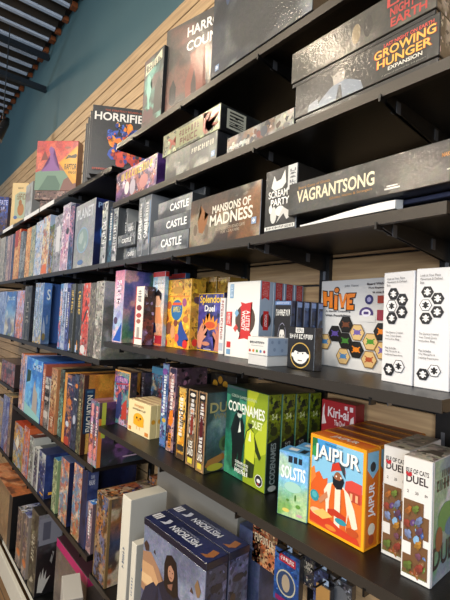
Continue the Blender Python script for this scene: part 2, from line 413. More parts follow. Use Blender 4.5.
# ------------------------------------------------------------------ shelves
def shelf(x0, x1, z, label, brackets, Y=D, name='metal_shelf', th=.02, lipmat='lip_metal', mat='black_metal'):
    o = empty(name, ((x0+x1)/2, Y, z)); tag(o, label, 'shelf', None); w = (x1-x0)/2-.0015
    bm = bmesh.new(); add_box(bm, -w, .002, -.005, w, WALL-Y-.004, 0); fin('board', bm, [M[mat]], o)
    bm = bmesh.new(); add_prism(bm, [(-.0005, 0), (.0015, 0), (.0015, -th+.002), (.012, -th+.002), (.012, -th), (-.0005, -th)], -w, w, 'x'); fin('front_lip', bm, [M[lipmat]], o)
    for s in (-1, 1):
        bm = bmesh.new(); add_box(bm, min(s*w, s*(w-.0015)), .0025, -th, max(s*w, s*(w-.0015)), WALL-Y-.004, -.0052); fin('side_lip', bm, [M[mat]], o)
    for bx in brackets:
        cx = bx-(x0+x1)/2
        bm = bmesh.new()
        for s in (-.0045, .0025): add_prism(bm, [(.014, -.0055), (.014, -th-.004), (.05, -th-.01), (WALL-Y-.006, -.052), (WALL-Y-.006, -.0055)], cx+s, cx+s+.002, 'x')
        add_box(bm, cx-.002, -.004, -th-.009, cx+.002, .013, -th+.004)
        b = fin('bracket', bm, [M['black_metal']], o)
        for cy in (.045, .2):
            bm = bmesh.new(); add_box(bm, cx+.0047, cy, -.034, cx+.0062, cy+.014, -.012); add_box(bm, cx-.0068, cy+.002, -.03, cx-.0045, cy+.011, -.016)
            fin('clip', bm, [M['steel']], b)
    return o
NB = [-.39, -.715, -1.05, -1.36]; MB = [-1.60, -2.02, -2.36, -2.68]
shelf(XN, XR, ZA, 'top black shelf of the near bay, above the two big shrink wrapped expansions', NB)
shelf(XN, XR, ZB, 'second black shelf of the near bay, carrying the Growing Hunger box', NB)
shelf(XN, XR, ZC, 'third black shelf of the near bay, carrying the Mansions of Madness box', NB)
shelf(XN, XR, ZD, 'fourth black shelf of the near bay, carrying the white Hive box', NB)
shelf(XN, XR, ZE, 'fifth black shelf of the near bay, carrying the Jaipur box', NB)
shelf(XN, XR, ZF, 'lowest visible black shelf of the near bay, under the Mistborn boxes', NB)
shelf(XM, XN-.03, Z1, 'top black shelf of the left bay, under the Horrified box', MB)
shelf(XM, XN, ZC, 'long black shelf of the left bay packed with upright silver and pale spines', MB)
shelf(XM, XN-.03, Z3, 'black shelf of the left bay below the blue box lettered S', MB)
shelf(XM, XN-.03, Z4, 'black shelf of the left bay under the Evacuation box', MB)
shelf(XM, XN-.03, Z5, 'black shelf of the left bay under the pair of landscape spines', MB)
shelf(XM, XN, ZBASE, 'bottom deck of the left bay just above the white base panel', [], lipmat='kick', mat='black_metal')
shelf(XN, XR, ZBASE, 'bottom deck of the near bay at floor level', [], lipmat='kick')
for zz, nm in ((Z1, 'top'), (ZC, 'second'), (Z3, 'third'), (-.49, 'fourth'), (Z5, 'fifth'), (ZBASE, 'lowest')):
    shelf(XO, XM, zz, f'{nm} black shelf of the farthest bay at the left edge', [-2.95] if zz != ZBASE else [])
for i, ux in enumerate(sorted(NB+MB+[-2.95, -3.4])):
    bm = bmesh.new(); add_box(bm, -.016, -.014, FLOOR+.001, .016, 0, .62)
    for q in range(28): add_box(bm, -.004, -.0146, FLOOR+.1+q*.074, .004, -.0139, FLOOR+.13+q*.074, 1)
    o = fin('slotted_upright', bm, [M['black_metal'], M['steel']], None, (ux, WALL-.0005, 0))
    tag(o, 'black slotted upright fixed to the wooden slat wall behind the shelves', 'upright', 'slotted uprights behind the shelves')
# paper price strips clipped to the top left shelf edge
for (a, b_, lab) in ((40, 54, 'long white price strip on the top left shelf edge, below the raptor box'), (24, 39, 'clear price strip on the top left shelf edge below the shrink wrapped cover'), (3, 13, 'white price strip on the top left shelf edge below the cream box')):
    x0 = solve_x(a, D-.003, Z1); x1 = solve_x(b_, D-.003, Z1)
    bm = bmesh.new(); add_prism(bm, [(0, -.019), (.0015, -.019), (.002, .004), (0, .004)], x0, x1, 'x')
    o = fin('price_strip', bm, [M['paper']], None, (0, D-.0035, Z1-.001)); tag(o, lab, 'price strip')
# ------------------------------------------------------------------ near bay, top shelf
PI = math.pi
UNREAD = {'DARKWOOD','RISING SUN','CTHULHU','DEATH','DEATH MAY DIE','TALES','SEASON','TERRAFORMING','WARRIORS','TINY EPIC','AEONS','PAXIS','HARU','YA','THAT WAS TOO MUCH','ECHOES','BLOOM','NEMESIS','MARVEL','HERO','POTATO PALS','THE CARD GAME','RAMPARTS','TIDAL','ALIEN','SOLAR','LUEUR','CURIOUS','ROBIN','NATURE','OF','DUNGEON','spirits','STORY','A GAME OF TEA AND CHAOS','MIND READER','COVER YOUR ASSETS','MEEK & MILD','SALE','COLOSSAL','EXPLORE THE DEEP','SCOUT','THE ISLE','HOT CATS','Galaxy','WORD GAME','TENDER','MOON'}
def T(s, a, b, c, d, col, rot=0, bold=1):
    if s in UNREAD: return ('m', len(s.replace(' ', '')), a, b, c, d, rot, col)
    return ('t', s, a, b, c, d, rot, bold, col)
game_ = game
Y0 = D+.006
def sticker(o, x, z, y, s=.016):
    bm = bmesh.new(); add_box(bm, x-s/2, y-.0012, z, x+s/2, y-.0006, z+s)
    for (a, b) in ((0, 0),): add_prism(bm, [(x-.005, z+s/2), (x, z+s/2-.005), (x+.005, z+s/2), (x, z+s/2+.005)], y-.0016, y-.0012, 'y', 1)
    return fin('price_tag', bm, [M['plastic'], M['paper']], o)
cover('tall forest box with teal trees and a cream title, leftmost on the top near shelf', ZA, (141,118), (164.7,44.4), .028,
  {'front': (G('#232f30','#3a6a66','#4a8078','#2c2a2a','#4a2c34'), ['#6fa89a','#12191b','#5d3d40'], .05,
    [('p',[(.08,.76),(.92,.84),(.9,.97),(.5,.9),(.1,.93)],'#cfc9ae'), T('DARKWOOD',.12,.8,.88,.9,'#3a4a44'), ('p',[(.2,.72),(.3,.74),(.42,.66),(.38,.58),(.46,.5),(.36,.36),(.4,.22),(.3,.24),(.26,.4),(.18,.52),(.22,.62)],'#8fbfae'), ('p',[(.6,.1),(.64,.5),(.8,.62),(.95,.5),(.95,.1)],'#1c2224'), ('p',[(.05,.08),(.1,.3),(.3,.2),(.5,.24),(.6,.08)],'#5a2c38')])}, '#22282a', Y=Y0, mat='p', seed=3)
o = cover('brown shrink wrapped box titled in large white capitals, standing on the top near shelf', ZA, (162,108), (236,-6), .05,
  {'front': (G('#4f4a44','#5a544c','#645a50','#544e48'), ['#80584a','#403c38'], .11,
    [('p',[(.36,.1),(.34,.3),(.42,.5),(.4,.6),(.6,.66),(.64,.45),(.6,.2),(.66,.1)],'#8c5444'), ('p',[(.44,.1),(.43,.26),(.47,.42),(.5,.3),(.52,.1)],'#4a3a36'), ('p',[(.1,.14),(.1,.3),(.15,.4),(.2,.3),(.2,.14),(.15,.1)],'#1d1b1b'),
     T('HARROW',.34,.8,.97,.91,'#e9e4d8'), T('COUNTY',.34,.64,.97,.75,'#e9e4d8')])}, '#3c3733', rot=13, Y=Y0+.012, mat='w', seed=9)
o = cover('huge shrink wrapped dark fantasy box at the right of the top near shelf', ZA, (210,78), (319,-150), .06,
  {'front': (G('#3a3f46','#454a50','#5a6064','#6a6c68','#3d4144'), ['#6e4a55','#27303f','#8d9290','#202225'], .12,
    [('e',.6,.52,.14,.05,'#7a3f46'), ('e',.62,.5,.08,.02,'#c9b9a8'), ('e',.18,.62,.03,.12,'#3d4f6a')])}, '#17181a', Y=D-.004, mat='w', seed=21)
sticker(o[0], -o[2]/2+.03, .012, -.03)
# ------------------------------------------------------------------ near bay, second shelf
o = cover('purple fantasy box lying flat at the left end of the second near shelf', ZB, (115.4,199.5), (157.6,152.5), .22,
  {'front': (G('#8a6a90','#b493a8','#8a5c8e','#6d4a78'), ['#dccad0','#4d2c62','#b56a4a','#3a3048'], .03,
    [T('RISING SUN',.14,.66,.92,.9,'#d8c34a'), ('e',.3,.35,.06,.22,'#ddd6d2'), ('e',.45,.3,.07,.26,'#b9b0b8'), ('e',.72,.33,.1,.22,'#c48b86')]),
   'right': (G('#4b2c66','#37204d'), ['#6b4a86'], .05, [])}, '#2a1d38', Y=Y0, mat='w', seed=31)
P_, W_, H_, r_ = quad(None, (164.7,179), (217.6,130), Y0)
lo = game('grey shrink wrapped box at the bottom of the pair on the second near shelf', (P_.x, Y0, ZB), (W_, .23, H_+P_.z-ZB), 0,
  {'front': (G('#8b8a80','#75756d','#55554f'), ['#4a4b48','#b2b1a5'], .05, [T('DEATH MAY DIE',.55,.6,.95,.78,'#d8d4c2')]),
   'right': (G('#2b2d31','#1b1c20'), ['#3c3f45'], .05, [T('SEASON',.15,.3,.3,.9,'#9a9a90',90)])}, '#232427', mat='w', seed=33)
zt = ZB+(H_+P_.z-ZB)+.0008
P2, W2, H2, _ = quad(None, (162.4,156.7), (221,102.4), Y0)
o2 = game('green and red tentacle box on top of the pair on the second near shelf', (P2.x, Y0, zt), (W2, .23, P2.z+H2-zt), 0,
  {'front': (G('#8d8d6c','#7d8066','#5f6450'), ['#b9bf96','#4b4e3a'], .04,
    [('p',[(.62,.5),(.68,.62),(.7,.95),(.74,.96),(.74,.68),(.84,.9),(.87,.86),(.78,.6),(.97,.72),(.98,.64),(.8,.5),(.97,.3),(.94,.24),(.78,.4),(.82,.1),(.77,.08),(.72,.38),(.66,.14),(.62,.18),(.68,.42)],'#a0503c'),('p',[(.14,.3),(.16,.5),(.1,.7),(.14,.72),(.2,.56),(.26,.7),(.29,.64),(.22,.46),(.3,.3),(.26,.26),(.19,.38),(.16,.2)],'#a0503c'),
     ('r',.26,.12,.74,.88,'#8d8f68'), T('CTHULHU',.32,.54,.68,.8,'#6a3a28'), T('DEATH',.34,.18,.66,.46,'#6a3a28')]),
   'right': (G('#25282a','#181a1c'), ['#3a3f3a'], .05, [('r',.1,.15,.4,.9,'#b4b4a4'), T('TALES',.14,.2,.36,.85,'#2b2b2b',90)])}, '#1d1f20', mat='w', seed=35)
sticker(lo, W_/2-.014, .012, -.1155)
cover('low grey box lying right of the tentacle box pair on the second near shelf', ZB, (226.4,153), (294.4,107), .2,
  {'front': (G('#9a9a92','#6d6f70','#77736a'), ['#3d4148','#b9b4a4','#8a6a52'], .035, [T('TERRAFORMING',.05,.2,.38,.42,'#c6c6bd',0,0), ('e',.6,.45,.05,.3,'#4a4f58'), ('e',.52,.4,.03,.2,'#7e4038')])}, '#2c2c2c', Y=Y0, mat='w', seed=41)
P1, W1, H1, _ = quad(None, (294.4,119), (440.6,11.3), D+.004)
H1 = P1.z+H1-ZB
lo = game('big shrink wrapped box lettered Growing Hunger Expansion, lower of the wrapped pair', (P1.x, D+.004, ZB), (W1, .27, H1), 0,
  {'front': (G('#2b2a27','#33322e','#2c2b28'),['#4b4a44','#1b1a17'],.06,
    [('p',[(.2,0),(.22,.2),(.3,.42),(.35,.5),(.41,.5),(.46,.42),(.53,.26),(.55,0)],'#7c858e'),('p',[(.33,.46),(.32,.7),(.34,.84),(.39,.86),(.42,.72),(.41,.48)],'#a39d92'),('p',[(.32,.7),(.33,.9),(.4,.93),(.43,.8),(.4,.78),(.35,.78)],'#5a564e'), ('p',[(.35,.0),(.37,.4),(.385,.4),(.4,0)],'#1f2024'), ('r',.34,.68,.355,.7,'#2c2a28'),('r',.375,.68,.39,.7,'#2c2a28'),
     ('p',[(.12,0),(.13,.22),(.2,.3),(.22,0)],'#8a9096'),
     T('LAST NIGHT ON EARTH',.68,.8,.97,.89,'#d2564a'), T('GROWING',.615,.55,.985,.79,'#a83a22'), T('GROWING',.62,.56,.98,.78,'#e3b04f'),
     T('HUNGER',.635,.3,.965,.53,'#a83a22'), T('HUNGER',.64,.31,.96,.52,'#e3b04f'), T('EXPANSION',.71,.17,.91,.27,'#d9d4c6'), T('A game of survival for 2-6 players',.67,.06,.93,.11,'#8d8a80',0,0)]),
   'right': (G('#4a4942','#2c2b27'), ['#b0aca0'], .03, [])}, '#201f1d', mat='w', seed=43, lid=(.86, '#101012'))
zt = ZB+H1+.0008
P2, W2, H2, _ = quad(None, (291,83), (438,-34), D+.004)
up = game('big shrink wrapped box with red lettering, upper of the wrapped pair', (P2.x, D+.004, zt), (W2, .1, min(P2.z+H2, ZA-.0215)-zt), 0,
  {'front': (G('#4b483f','#45433b','#3f3d37'),['#6a665a','#282723'],.07,
    [('e',.6,.5,.03,.3,'#3a3630'), ('e',.52,.45,.03,.28,'#8a7a5c'), T('LAST',.72,.66,.99,.93,'#b8433a'), T('NIGHT ON',.74,.38,.97,.62,'#b8433a'), T('EARTH',.745,.1,.95,.33,'#b8433a')]),
   'right': (G('#4a4942','#2c2b27'), ['#b0aca0'], .03, [])}, '#26241f', mat='w', seed=47, lid=(.88, '#101012'), clamp=False)
# ------------------------------------------------------------------ near bay, third shelf
WC = 'on the third near shelf'
row(ZC, Y0, WC, [
 (99.3,104.6,203,(G('#c9c9c4','#8f9192','#b8bab8'),['#55585a'],.04,[T('WARRIORS',.2,.25,.8,.7,'#eeeeea',90)]),'silver lettered spine just right of the navy planet box',{'base':'#5a5d60'}),
 (104.8,110.8,207,(G('#20304a','#2c4c66','#1c2434'),['#4a7486'],.04,[]),'thin dark blue spine right of the first silver spine',{'Y':Y0+.008}),
 (111,115.4,201,(G('#bdbdb8','#77797c','#a5a7a8'),['#44474a'],.04,[T('WARRIORS',.2,.25,.8,.7,'#eeeeea',90)]),'silver lettered spine right of the thin dark blue spine',{'base':'#55585a'}),
 (119,124.6,207,(G('#a5a5a0','#6c6e70','#96989a'),['#3c3f42'],.04,[T('WARRIORS',.2,.3,.8,.75,'#eeeeea',90)]),'silver wrapped spine behind the little flat grey boxes',{'Y':Y0+.03}),
 (136,141,197,(G('#8f9192','#a7a9a8','#808283'),['#5c5f60'],.04,[T('CASTLE',.2,.3,.8,.62,'#f0f0ec',90)]),'left one of two upright grey Castle boxes',{'mat':'w'}),
 (141.3,148.3,195,(G('#8a8c8e','#a7a9a8','#77797b'),['#565a5c'],.04,[T('CASTLE',.15,.3,.6,.62,'#f0f0ec',90),('r',.9,.2,1,.9,'#4d86b0')]),'right one of two upright grey Castle boxes',{'mat':'w'}),
], d=.2)
P, W, H, _ = quad(None, (125.5,251), (135,231), D+.02)
x0, x1 = solve_x(125.3,D+.02,ZC), solve_x(135.2,D+.02,ZC)
zz = [ZC, ZC+.043, ZC+.085]
for (px0, px1, YY, z0, h, lab) in ((125.4,135.3,D+.018,ZC,.044,'lowest of the little flat grey boxes stacked left of the upright Castle pair'),
      (117.5,134.6,D-.002,ZC+.0455,.044,'middle little flat grey box jutting out left of the upright Castle pair'),
      (125.8,135,D+.012,ZC+.0905,.042,'topmost of the little flat grey boxes left of the upright Castle pair')):
    a, b = solve_x(px0,YY,z0), solve_x(px1,YY,z0)
    if b > solve_x(136,Y0,ZC)-.002: b = solve_x(136,Y0,ZC)-.002
    if YY > D+.015 and a < solve_x(124.6,Y0+.03,ZC)+.002: a = solve_x(124.6,Y0+.03,ZC)+.003
    dd = .2 if YY > D else .027
    game(lab, (a, YY, z0), (b-a, dd, h), 0, {'front': (G('#9a9c9c','#6f7274'),['#4d5052'],.04,[T('CASTLE',.25,.3,.8,.65,'#eeeeea')])}, '#4b4e50', mat='w', seed=int(px0)+int(z0*100))
zc = ZC; b_x = solve_x(188.2, Y0, ZC)
for i, (l, ty, by) in enumerate(((150.2,237,254.7),(151.3,223.5,237),(154,208.5,222.7))):
    x0 = solve_x(l, Y0, ZC); x0 = max(x0, solve_x(148.3,Y0,ZC)+.002); h = [.058,.053,.053][i]
    game(['bottom','middle','upper'][i]+' flat grey box lettered Castle, in the stack left of Mansions of Madness', (x0, Y0+.003*i, zc), (b_x-x0-.003, .22, h), 0,
      {'front': (G('#8c8e8d','#6e7071','#5c5e60'),['#474a4c','#a5a6a2'],.05,[T('CASTLE',.38 if i else .3,.28,.92 if i else .84,.72,'#f2f2ee')])}, '#3c3e40', mat='w', seed=60+i)
    zc += h+.0008
game('dark thin box lettered Castle on top of the flat Castle stack', (solve_x(160,Y0+.05,ZC), Y0+.05, zc), (b_x-solve_x(160,Y0+.05,ZC)-.003, .17, .026), 0,
   {'front': (G('#2c2e30'),['#44484a'],.04,[T('CASTLE',.04,.25,.6,.8,'#b9bcb8')])}, '#232526', mat='w', seed=66)
o = cover('wide brown box lettered Mansions of Madness', ZC, (188.7,247), (262,178.7), .24,
  {'front': (G('#4a3f35','#6a5543','#54443a','#3d332c'),['#8d6238','#342c27','#a49a84'],.07,
    [('p',[(.16,.28),(.13,.5),(.19,.72),(.17,.85),(.24,.7),(.24,.5),(.3,.62),(.27,.38),(.22,.25)],'#9a6a3c'),('e',.1,.35,.03,.12,'#7a6a58'),('e',.28,.3,.03,.12,'#7a6a58'),
     T('MANSIONS OF',.36,.6,.88,.76,'#e3dccb'),T('MADNESS',.33,.35,.91,.58,'#e9e2d0'),T('SECOND EDITION BOARD GAME',.42,.24,.82,.3,'#b9ad98',0,0),T('FOR 1-5 PLAYERS',.5,.17,.75,.22,'#b9ad98',0,0)])}, '#2b2622', Y=Y0, mat='w', seed=71)
sticker(o[0], o[2]/2-.02, .03, -.1205)
o = cover('black and white illustrated party game box right of Mansions of Madness', ZC, (263.6,235), (298.3,162), .1,
  {'front': (G('#2c2c2b','#3a3a38','#242423'),['#4c4b49'],.05,
    [('p',[(.2,.72),(.28,.9),(.36,.8),(.5,.82),(.62,.95),(.66,.75),(.55,.68),(.3,.66)],'#d8d6cf'),T('SCREAM',.12,.55,.72,.66,'#e8e6df'),T('PARTY',.2,.42,.78,.53,'#f0eee8'),
     ('e',.3,.28,.1,.13,'#cfcdc6'),('e',.5,.33,.14,.08,'#dddbd3'),('e',.2,.38,.05,.07,'#e5e3dc'),('p',[(.4,.15),(.62,.28),(.72,.18),(.85,.22),(.8,.3),(.6,.38)],'#c9c7c0'),
     ('r',.03,.05,.97,.11,'#dedcd4'),T('A GAME OF TEA AND CHAOS',.07,.06,.93,.1,'#2c2c2b'),('r',.72,.62,1,.99,'#c9c9c5'),T('STORY',.78,.66,.95,.94,'#77777a',90,0)])}, '#1c1c1c', Y=Y0+.004, mat='w', seed=75)
cover('dark little box with a white skull face peeking out behind the party game', ZC, (298.8,229), (312,167), .05,
  {'front': (G('#1d1d1f','#262628'),None,.05,[('e',.5,.86,.36,.1,'#d5d5d6'),('e',.34,.87,.1,.03,'#1d1d1f'),('e',.66,.87,.1,.03,'#1d1d1f'),('e',.5,.8,.1,.02,'#303034')])}, '#1b1b1d', Y=Y0+.12, mat='w', seed=76)
vx0 = solve_x(289, D-.01, ZC+.03); vx1 = XR+.07
game('flat dark box lying under the long Vagrantsong box', (vx0+.02, D+.05, ZC), (vx1-vx0-.1, .22, .0155), 0, {}, '#0d0d10', mat='p', seed=77)
game('dark blue wrapped booklet lying on the flat dark box under Vagrantsong', (vx0+.14, D+.035, ZC+.0167), (.18, .2, .0085), 0, {'front': (G('#39405a'),['#20243a'],.05,[])}, '#262b3f', mat='w', seed=78)
P, W, H, _ = quad(None, (288,211), (450,146), D-.004)
zv = ZC+.0268
game('long grey shrink wrapped box lettered Vagrantsong', (P.x, D-.004, zv), (vx1-P.x, .28, .068), 0,
  {'front': (G('#3e3d3a','#4a4945','#383734'),['#5d5b57','#2d2c2a'],.07,
    [T('VAGRANTSONG',.06,.34,.51,.72,'#e6d9b8'),T('Board Game of Ghosts',.07,.76,.27,.84,'#b88a4a',0,0),T('Ghosts, Haints & Strangers',.27,.2,.5,.29,'#b88a4a',0,0),
     T('WYRD',.84,.4,.95,.52,'#d8cfb8'),T('MAKES YOU WONDER',.8,.6,.95,.7,'#c08a48'),('r',.56,.13,.63,.17,'#c9c9c0'),('r',.57,.2,.62,.23,'#c9c9c0'),('r',.82,.28,.94,.31,'#b9b9b0')])}, '#2c2b29', mat='w', seed=79)
# the loose white sheet on the shelf edge
bm = bmesh.new(); pts = []; a = solve_x(300,D,ZC); b = solve_x(395,D,ZC); n = 14
for i in range(n+1):
    t = i/n; x = a+(b-a)*t
    pts.append((x, .0035+.018*math.sin(t*PI*.55)**1.5, .004+.012*t))
for th_ in (0, .0008):
    pass
lo_, hi_ = [], []
for x, zt_, zb_ in pts:
    lo_.append([bm.verts.new((x, -.012, zb_*.15+.0006)), bm.verts.new((x, .014, zb_*.15+.0006))]); hi_.append([bm.verts.new((x, -.012, zt_*.75+.0016)), bm.verts.new((x, .014, zt_+.002))])
for i in range(n):
    for A in (hi_, lo_): bm.faces.new((A[i][0], A[i+1][0], A[i+1][1], A[i][1]))
    for j in (0, 1): bm.faces.new((lo_[i][j], lo_[i+1][j], hi_[i+1][j], hi_[i][j]))
for i in (0, n): bm.faces.new((lo_[i][0], lo_[i][1], hi_[i][1], hi_[i][0]))
o = fin('plastic_wrapped_booklet', bm, [M['paper']], None, (0, D+.012, ZC)); tag(o, 'white folded booklet sticking out over the shelf edge under the Vagrantsong box', 'booklet')
# ------------------------------------------------------------------ near bay, fourth shelf
WD = 'on the fourth near shelf'
PB = dict(mat='p')
row(ZD, .674, WD, [
 (111.6,121,271,(G('#c9829a','#d9a5b4','#b7b3cd','#a8c0d8','#b5c8de'),['#8f8fc0','#e6c4c8'],.05,[T('ECHOES',.25,.52,.7,.86,'#f3eef2',-90),('p',[(.1,.02),(.95,.28),(.9,.02)],'#2c62b8'),('e',.3,.3,.2,.05,'#5d4a68')]),'tall pink and pale blue box with a blue foot triangle',
   {'right':(G('#6f6aa8','#8f7fae','#c996a4','#6f8d84','#3c6a4a'),['#4a5c94','#e3b0a4','#5b8a66'],.05,[T('MOON',.3,.62,.9,.78,'#c9dcea'),('e',.5,.4,.16,.1,'#7d8a6a')]),'top':(G('#7a6a98'),['#54507c'],.05,[]),'mat':'p','d':.22}),
], d=.22)
row(ZD, .70, WD, [
 (133,141.4,286.6,(G('#efe6d8','#eadfd2','#f0e8dc'),None,.05,[T('PAXIS',.3,.72,.7,.93,'#6d6a78',-90),('e',.5,.63,.3,.05,'#8a3a3a'),('e',.5,.5,.3,.04,'#b5524a'),('e',.5,.4,.25,.04,'#a86a5a'),('r',.35,.1,.65,.3,'#b0a49a'),('r',0,0,.1,1,'#d2492f'),('r',0,.1,1,.12,'#c94a3a')]),'narrow white box with red marks beside the pink box',
   {'right':(G('#2a2628','#4b2f30','#7a4038','#5a3430'),['#8a7c9a','#33292a'],.04,[T('PA',.05,.82,.3,.94,'#f0ece6')]),'mat':'p','d':.045,'base':'#33292a'}),
], d=.04)
row(ZD, .751, WD, [
 (149.5,161.5,272.4,(G('#a9c9dc','#b8d4e2','#e8d3b8','#e0b090','#d07048'),['#efe0cc'],.06,[('r',0,.93,1,1,'#cf3b33'),T('HARU',.1,.8,.9,.88,'#eef2f4'),('e',.5,.62,.3,.09,'#e8b898'),('p',[(.25,.63),(.22,.7),(.5,.76),(.8,.7),(.8,.6),(.7,.62),(.6,.67),(.35,.67)],'#2b2226'),('p',[(.1,.3),(.25,.52),(.75,.52),(.9,.3)],'#eaa070'),('p',[(0,.28),(.1,.34),(.4,.3),(.5,.18),(.1,.16)],'#25305c'),('r',0,.03,1,.14,'#b8303c'),T('YA',.1,.04,.5,.13,'#f2e6e0')]),'box with a dark haired figure under a red band',
   {'right':(G('#7cabc8','#5b8fb0','#c09a50','#d09a48'),['#a8c8d8','#3d6c90'],.05,[('r',0,.93,1,1,'#b8372f')]),'mat':'p','d':.0165}),
], d=.2)
row(ZD, .842, WD, [
 (163.5,182,271.5,(G('#4f8fb4','#5f9cbc'),['#2f6488'],.05,[('r',0,.93,1,1,'#bb3a32'),T('HARU',.1,.8,.9,.88,'#dfe8ee')]),'red banded blue box half behind the big yellow box',
   {'right':(G('#3d6f94','#2f5878'),['#2a4c68'],.05,[]),'mat':'p','d':.09}),
], d=.09)
o = cover('tall yellow box with a round blue and orange emblem and small cartoon figures', ZD, (162.6,347), (192,278.4), .06,
  {'front': (G('#d2a63a','#edb93a','#f0b22e','#eeb02c'),['#f2c64e','#e09a2e'],.04,
    [('r',.04,.74,.96,.76,'#e0902a'),('c',.5,.55,.26,22,'#e8c23c'),('c',.5,.55,.22,22,'#2f76a8'),T('SCOUT',.34,.52,.66,.6,'#f0dc5a'),('r',.32,.62,.68,.66,'#e05f2a'),
     ('e',.2,.62,.09,.06,'#c46a2c'),('e',.78,.66,.08,.06,'#a85a86'),('e',.12,.42,.08,.05,'#a3562c'),('e',.85,.42,.1,.05,'#c2793a'),('e',.22,.28,.11,.09,'#8a5236'),('e',.38,.23,.09,.1,'#dca06a'),('p',[(.55,.1),(.62,.36),(.7,.4),(.78,.3),(1,.14),(.8,.13),(.78,.03),(.62,.04)],'#33539a'),('e',.48,.36,.08,.05,'#8a4a30'),
     ('c',.87,.07,.09,16,'#d8342a'),('c',.1,.06,.09,16,'#d8342a'),('e',.5,.84,.22,.05,'#c59636'),('e',.55,.15,.08,.06,'#e0604a')]),
   'right': (G('#c69a3a','#d9a93a'),['#b98c30'],.04,[('e',.45,.7,.25,.05,'#553a52'),('c',.4,.1,.2,16,'#cf352a'),('r',.3,.3,.7,.32,'#7a6224'),('r',.55,.03,.95,.12,'#d9d2bc')]), 'top': (G('#b08a34'),None,1,[])}, '#c59a36', Y=.77, mat='p', seed=81)
for (a, b, yt, YY, lab) in ((197,213,277.8,.856,'left yellow brown box behind the Splendor Duel box'),(214.5,226,277.6,.856,'right yellow brown box behind the Splendor Duel box')):
    x0, x1 = solve_x(a,YY,ZD), solve_x(b,YY,ZD); h = solve_z(yt, x0, YY)-ZD
    game(lab, (x0,YY,ZD), (x1-x0,.08,h), 0, {'front': (G('#a5812f','#b08c36'),['#8a6a26','#c09c4a'],.03,[('e',.4,.62,.3,.06,'#4d3a40')])}, '#94742c', mat='p', seed=83+int(a))
cover('purple Splendor Duel box with hands reaching for a golden crown', ZD, (196,350), (224.4,292.6), .045,
  {'front': (G('#2e2c5c','#4b4690','#544a9a','#3c3878'),['#6a62b0','#2b2858'],.04,
    [('r',0,0,1,.022,'#d8b430'),('r',0,.978,1,1,'#d8b430'),('r',0,0,.025,1,'#d8b430'),('r',.975,0,1,1,'#d8b430'),
     T('Splendor',.07,.79,.96,.96,'#f0c93a'),T('Duel',.28,.68,.68,.79,'#f3efe8'),
     ('p',[(.24,.44),(.22,.56),(.32,.5),(.35,.62),(.42,.52),(.48,.66),(.55,.52),(.64,.62),(.68,.5),(.8,.57),(.78,.4),(.5,.36)],'#e79a34'),('e',.52,.45,.2,.06,'#cf5a28'),
     ('p',[(.06,.05),(.02,.25),(.12,.4),(.2,.48),(.25,.46),(.21,.37),(.3,.46),(.36,.44),(.27,.34),(.38,.41),(.42,.37),(.3,.27),(.4,.3),(.4,.26),(.26,.18),(.2,.03)],'#d69a80'),
     ('p',[(.96,.03),(.98,.25),(.92,.42),(.85,.5),(.8,.48),(.83,.36),(.74,.44),(.7,.41),(.78,.3),(.66,.35),(.63,.3),(.76,.2),(.72,.03)],'#c8846c'),
     ('e',.38,.13,.16,.035,'#c78a70'),('r',.3,.03,.6,.045,'#b9b4cc')])}, '#2c2a50', Y=.803, mat='p', seed=85)
cover('narrow white box with red vertical letters left of A Little Wordy', ZD, (217.8,354), (225.4,298), .05,
  {'front': (G('#e6e2dc'),None,1,[T('THAT WAS TOO MUCH',.25,.25,.75,.95,'#b0564c',-90,0),('r',.1,.06,.9,.2,'#b9c0c8')])}, '#dad6d0', Y=.79, rot=0, mat='p', seed=86)
P, W, H, _ = quad(ZD, (224,354), (260.6,280.5), .766)
WX0 = solve_x(224, .766, ZD)+.001; WW = P.x+W-WX0
def ribbon(u0, v0, u1, v1, s, col='#cf3d3a', sub='A LITTLE WORDY'):
    return []
red = '#cc3b38'
game('white A Little Wordy box facing front with a red ribbon over a brown disc', (WX0, .766, ZD), (WW, .05, H), 0,
  {'front': (G('#e6e3da','#e9e6dd'),None,1,
    [('e',.6,.5,.3,.2,'#5d4a3e'),('p',[(.45,.73),(.6,.71),(.8,.73),(.76,.69),(.8,.66),(.76,.64),(.76,.34),(.8,.3),(.76,.27),(.8,.24),(.6,.26),(.42,.24),(.48,.28),(.44,.31),(.48,.35),(.47,.62),(.44,.65),(.48,.69)],red),
     T('A LITTLE\nWORDY',.5,.36,.74,.62,'#f2e9e2',-90),('p',[(.27,.58),(.34,.64),(.41,.58),(.34,.53)],'#86b2cc'),('p',[(.25,.38),(.34,.44),(.4,.39),(.32,.33)],'#d05a50'),
     ('p',[(-.0,.42),(.2,.4),(.17,.5),(.2,.6),(.0,.6)],'#d6554e'),T('WORD GAME',.04,.43,.14,.58,'#f0dcd6',-90),('r',.1,.78,.22,.97,'#8fb0c8'),T('TENDER',.12,.8,.2,.95,'#dfe8f0',-90,0),('r',.06,.03,.19,.1,'#7fa2bd'),('r',.06,.12,.19,.2,red)]),
   'right': (G('#a9b6c4','#a2b0c0'),None,1,[('p',[(.12,.76),(.38,.79),(.7,.76),(.7,1),(.12,1)],red),T('A LITTLE WORDY',.2,.8,.62,.98,'#e0a9a6',-90,0),('e',.5,.5,.4,.1,'#4a3b36'),('r',.3,.38,.7,.62,red),T('WORDY',.4,.42,.6,.58,'#eadfe0',-90)]),  # blue grey of this side is cool side light painted on white card
   'top': (G('#d5d3cc'),None,1,[])}, '#c9cbd0', mat='p', seed=87)
yy = .8175
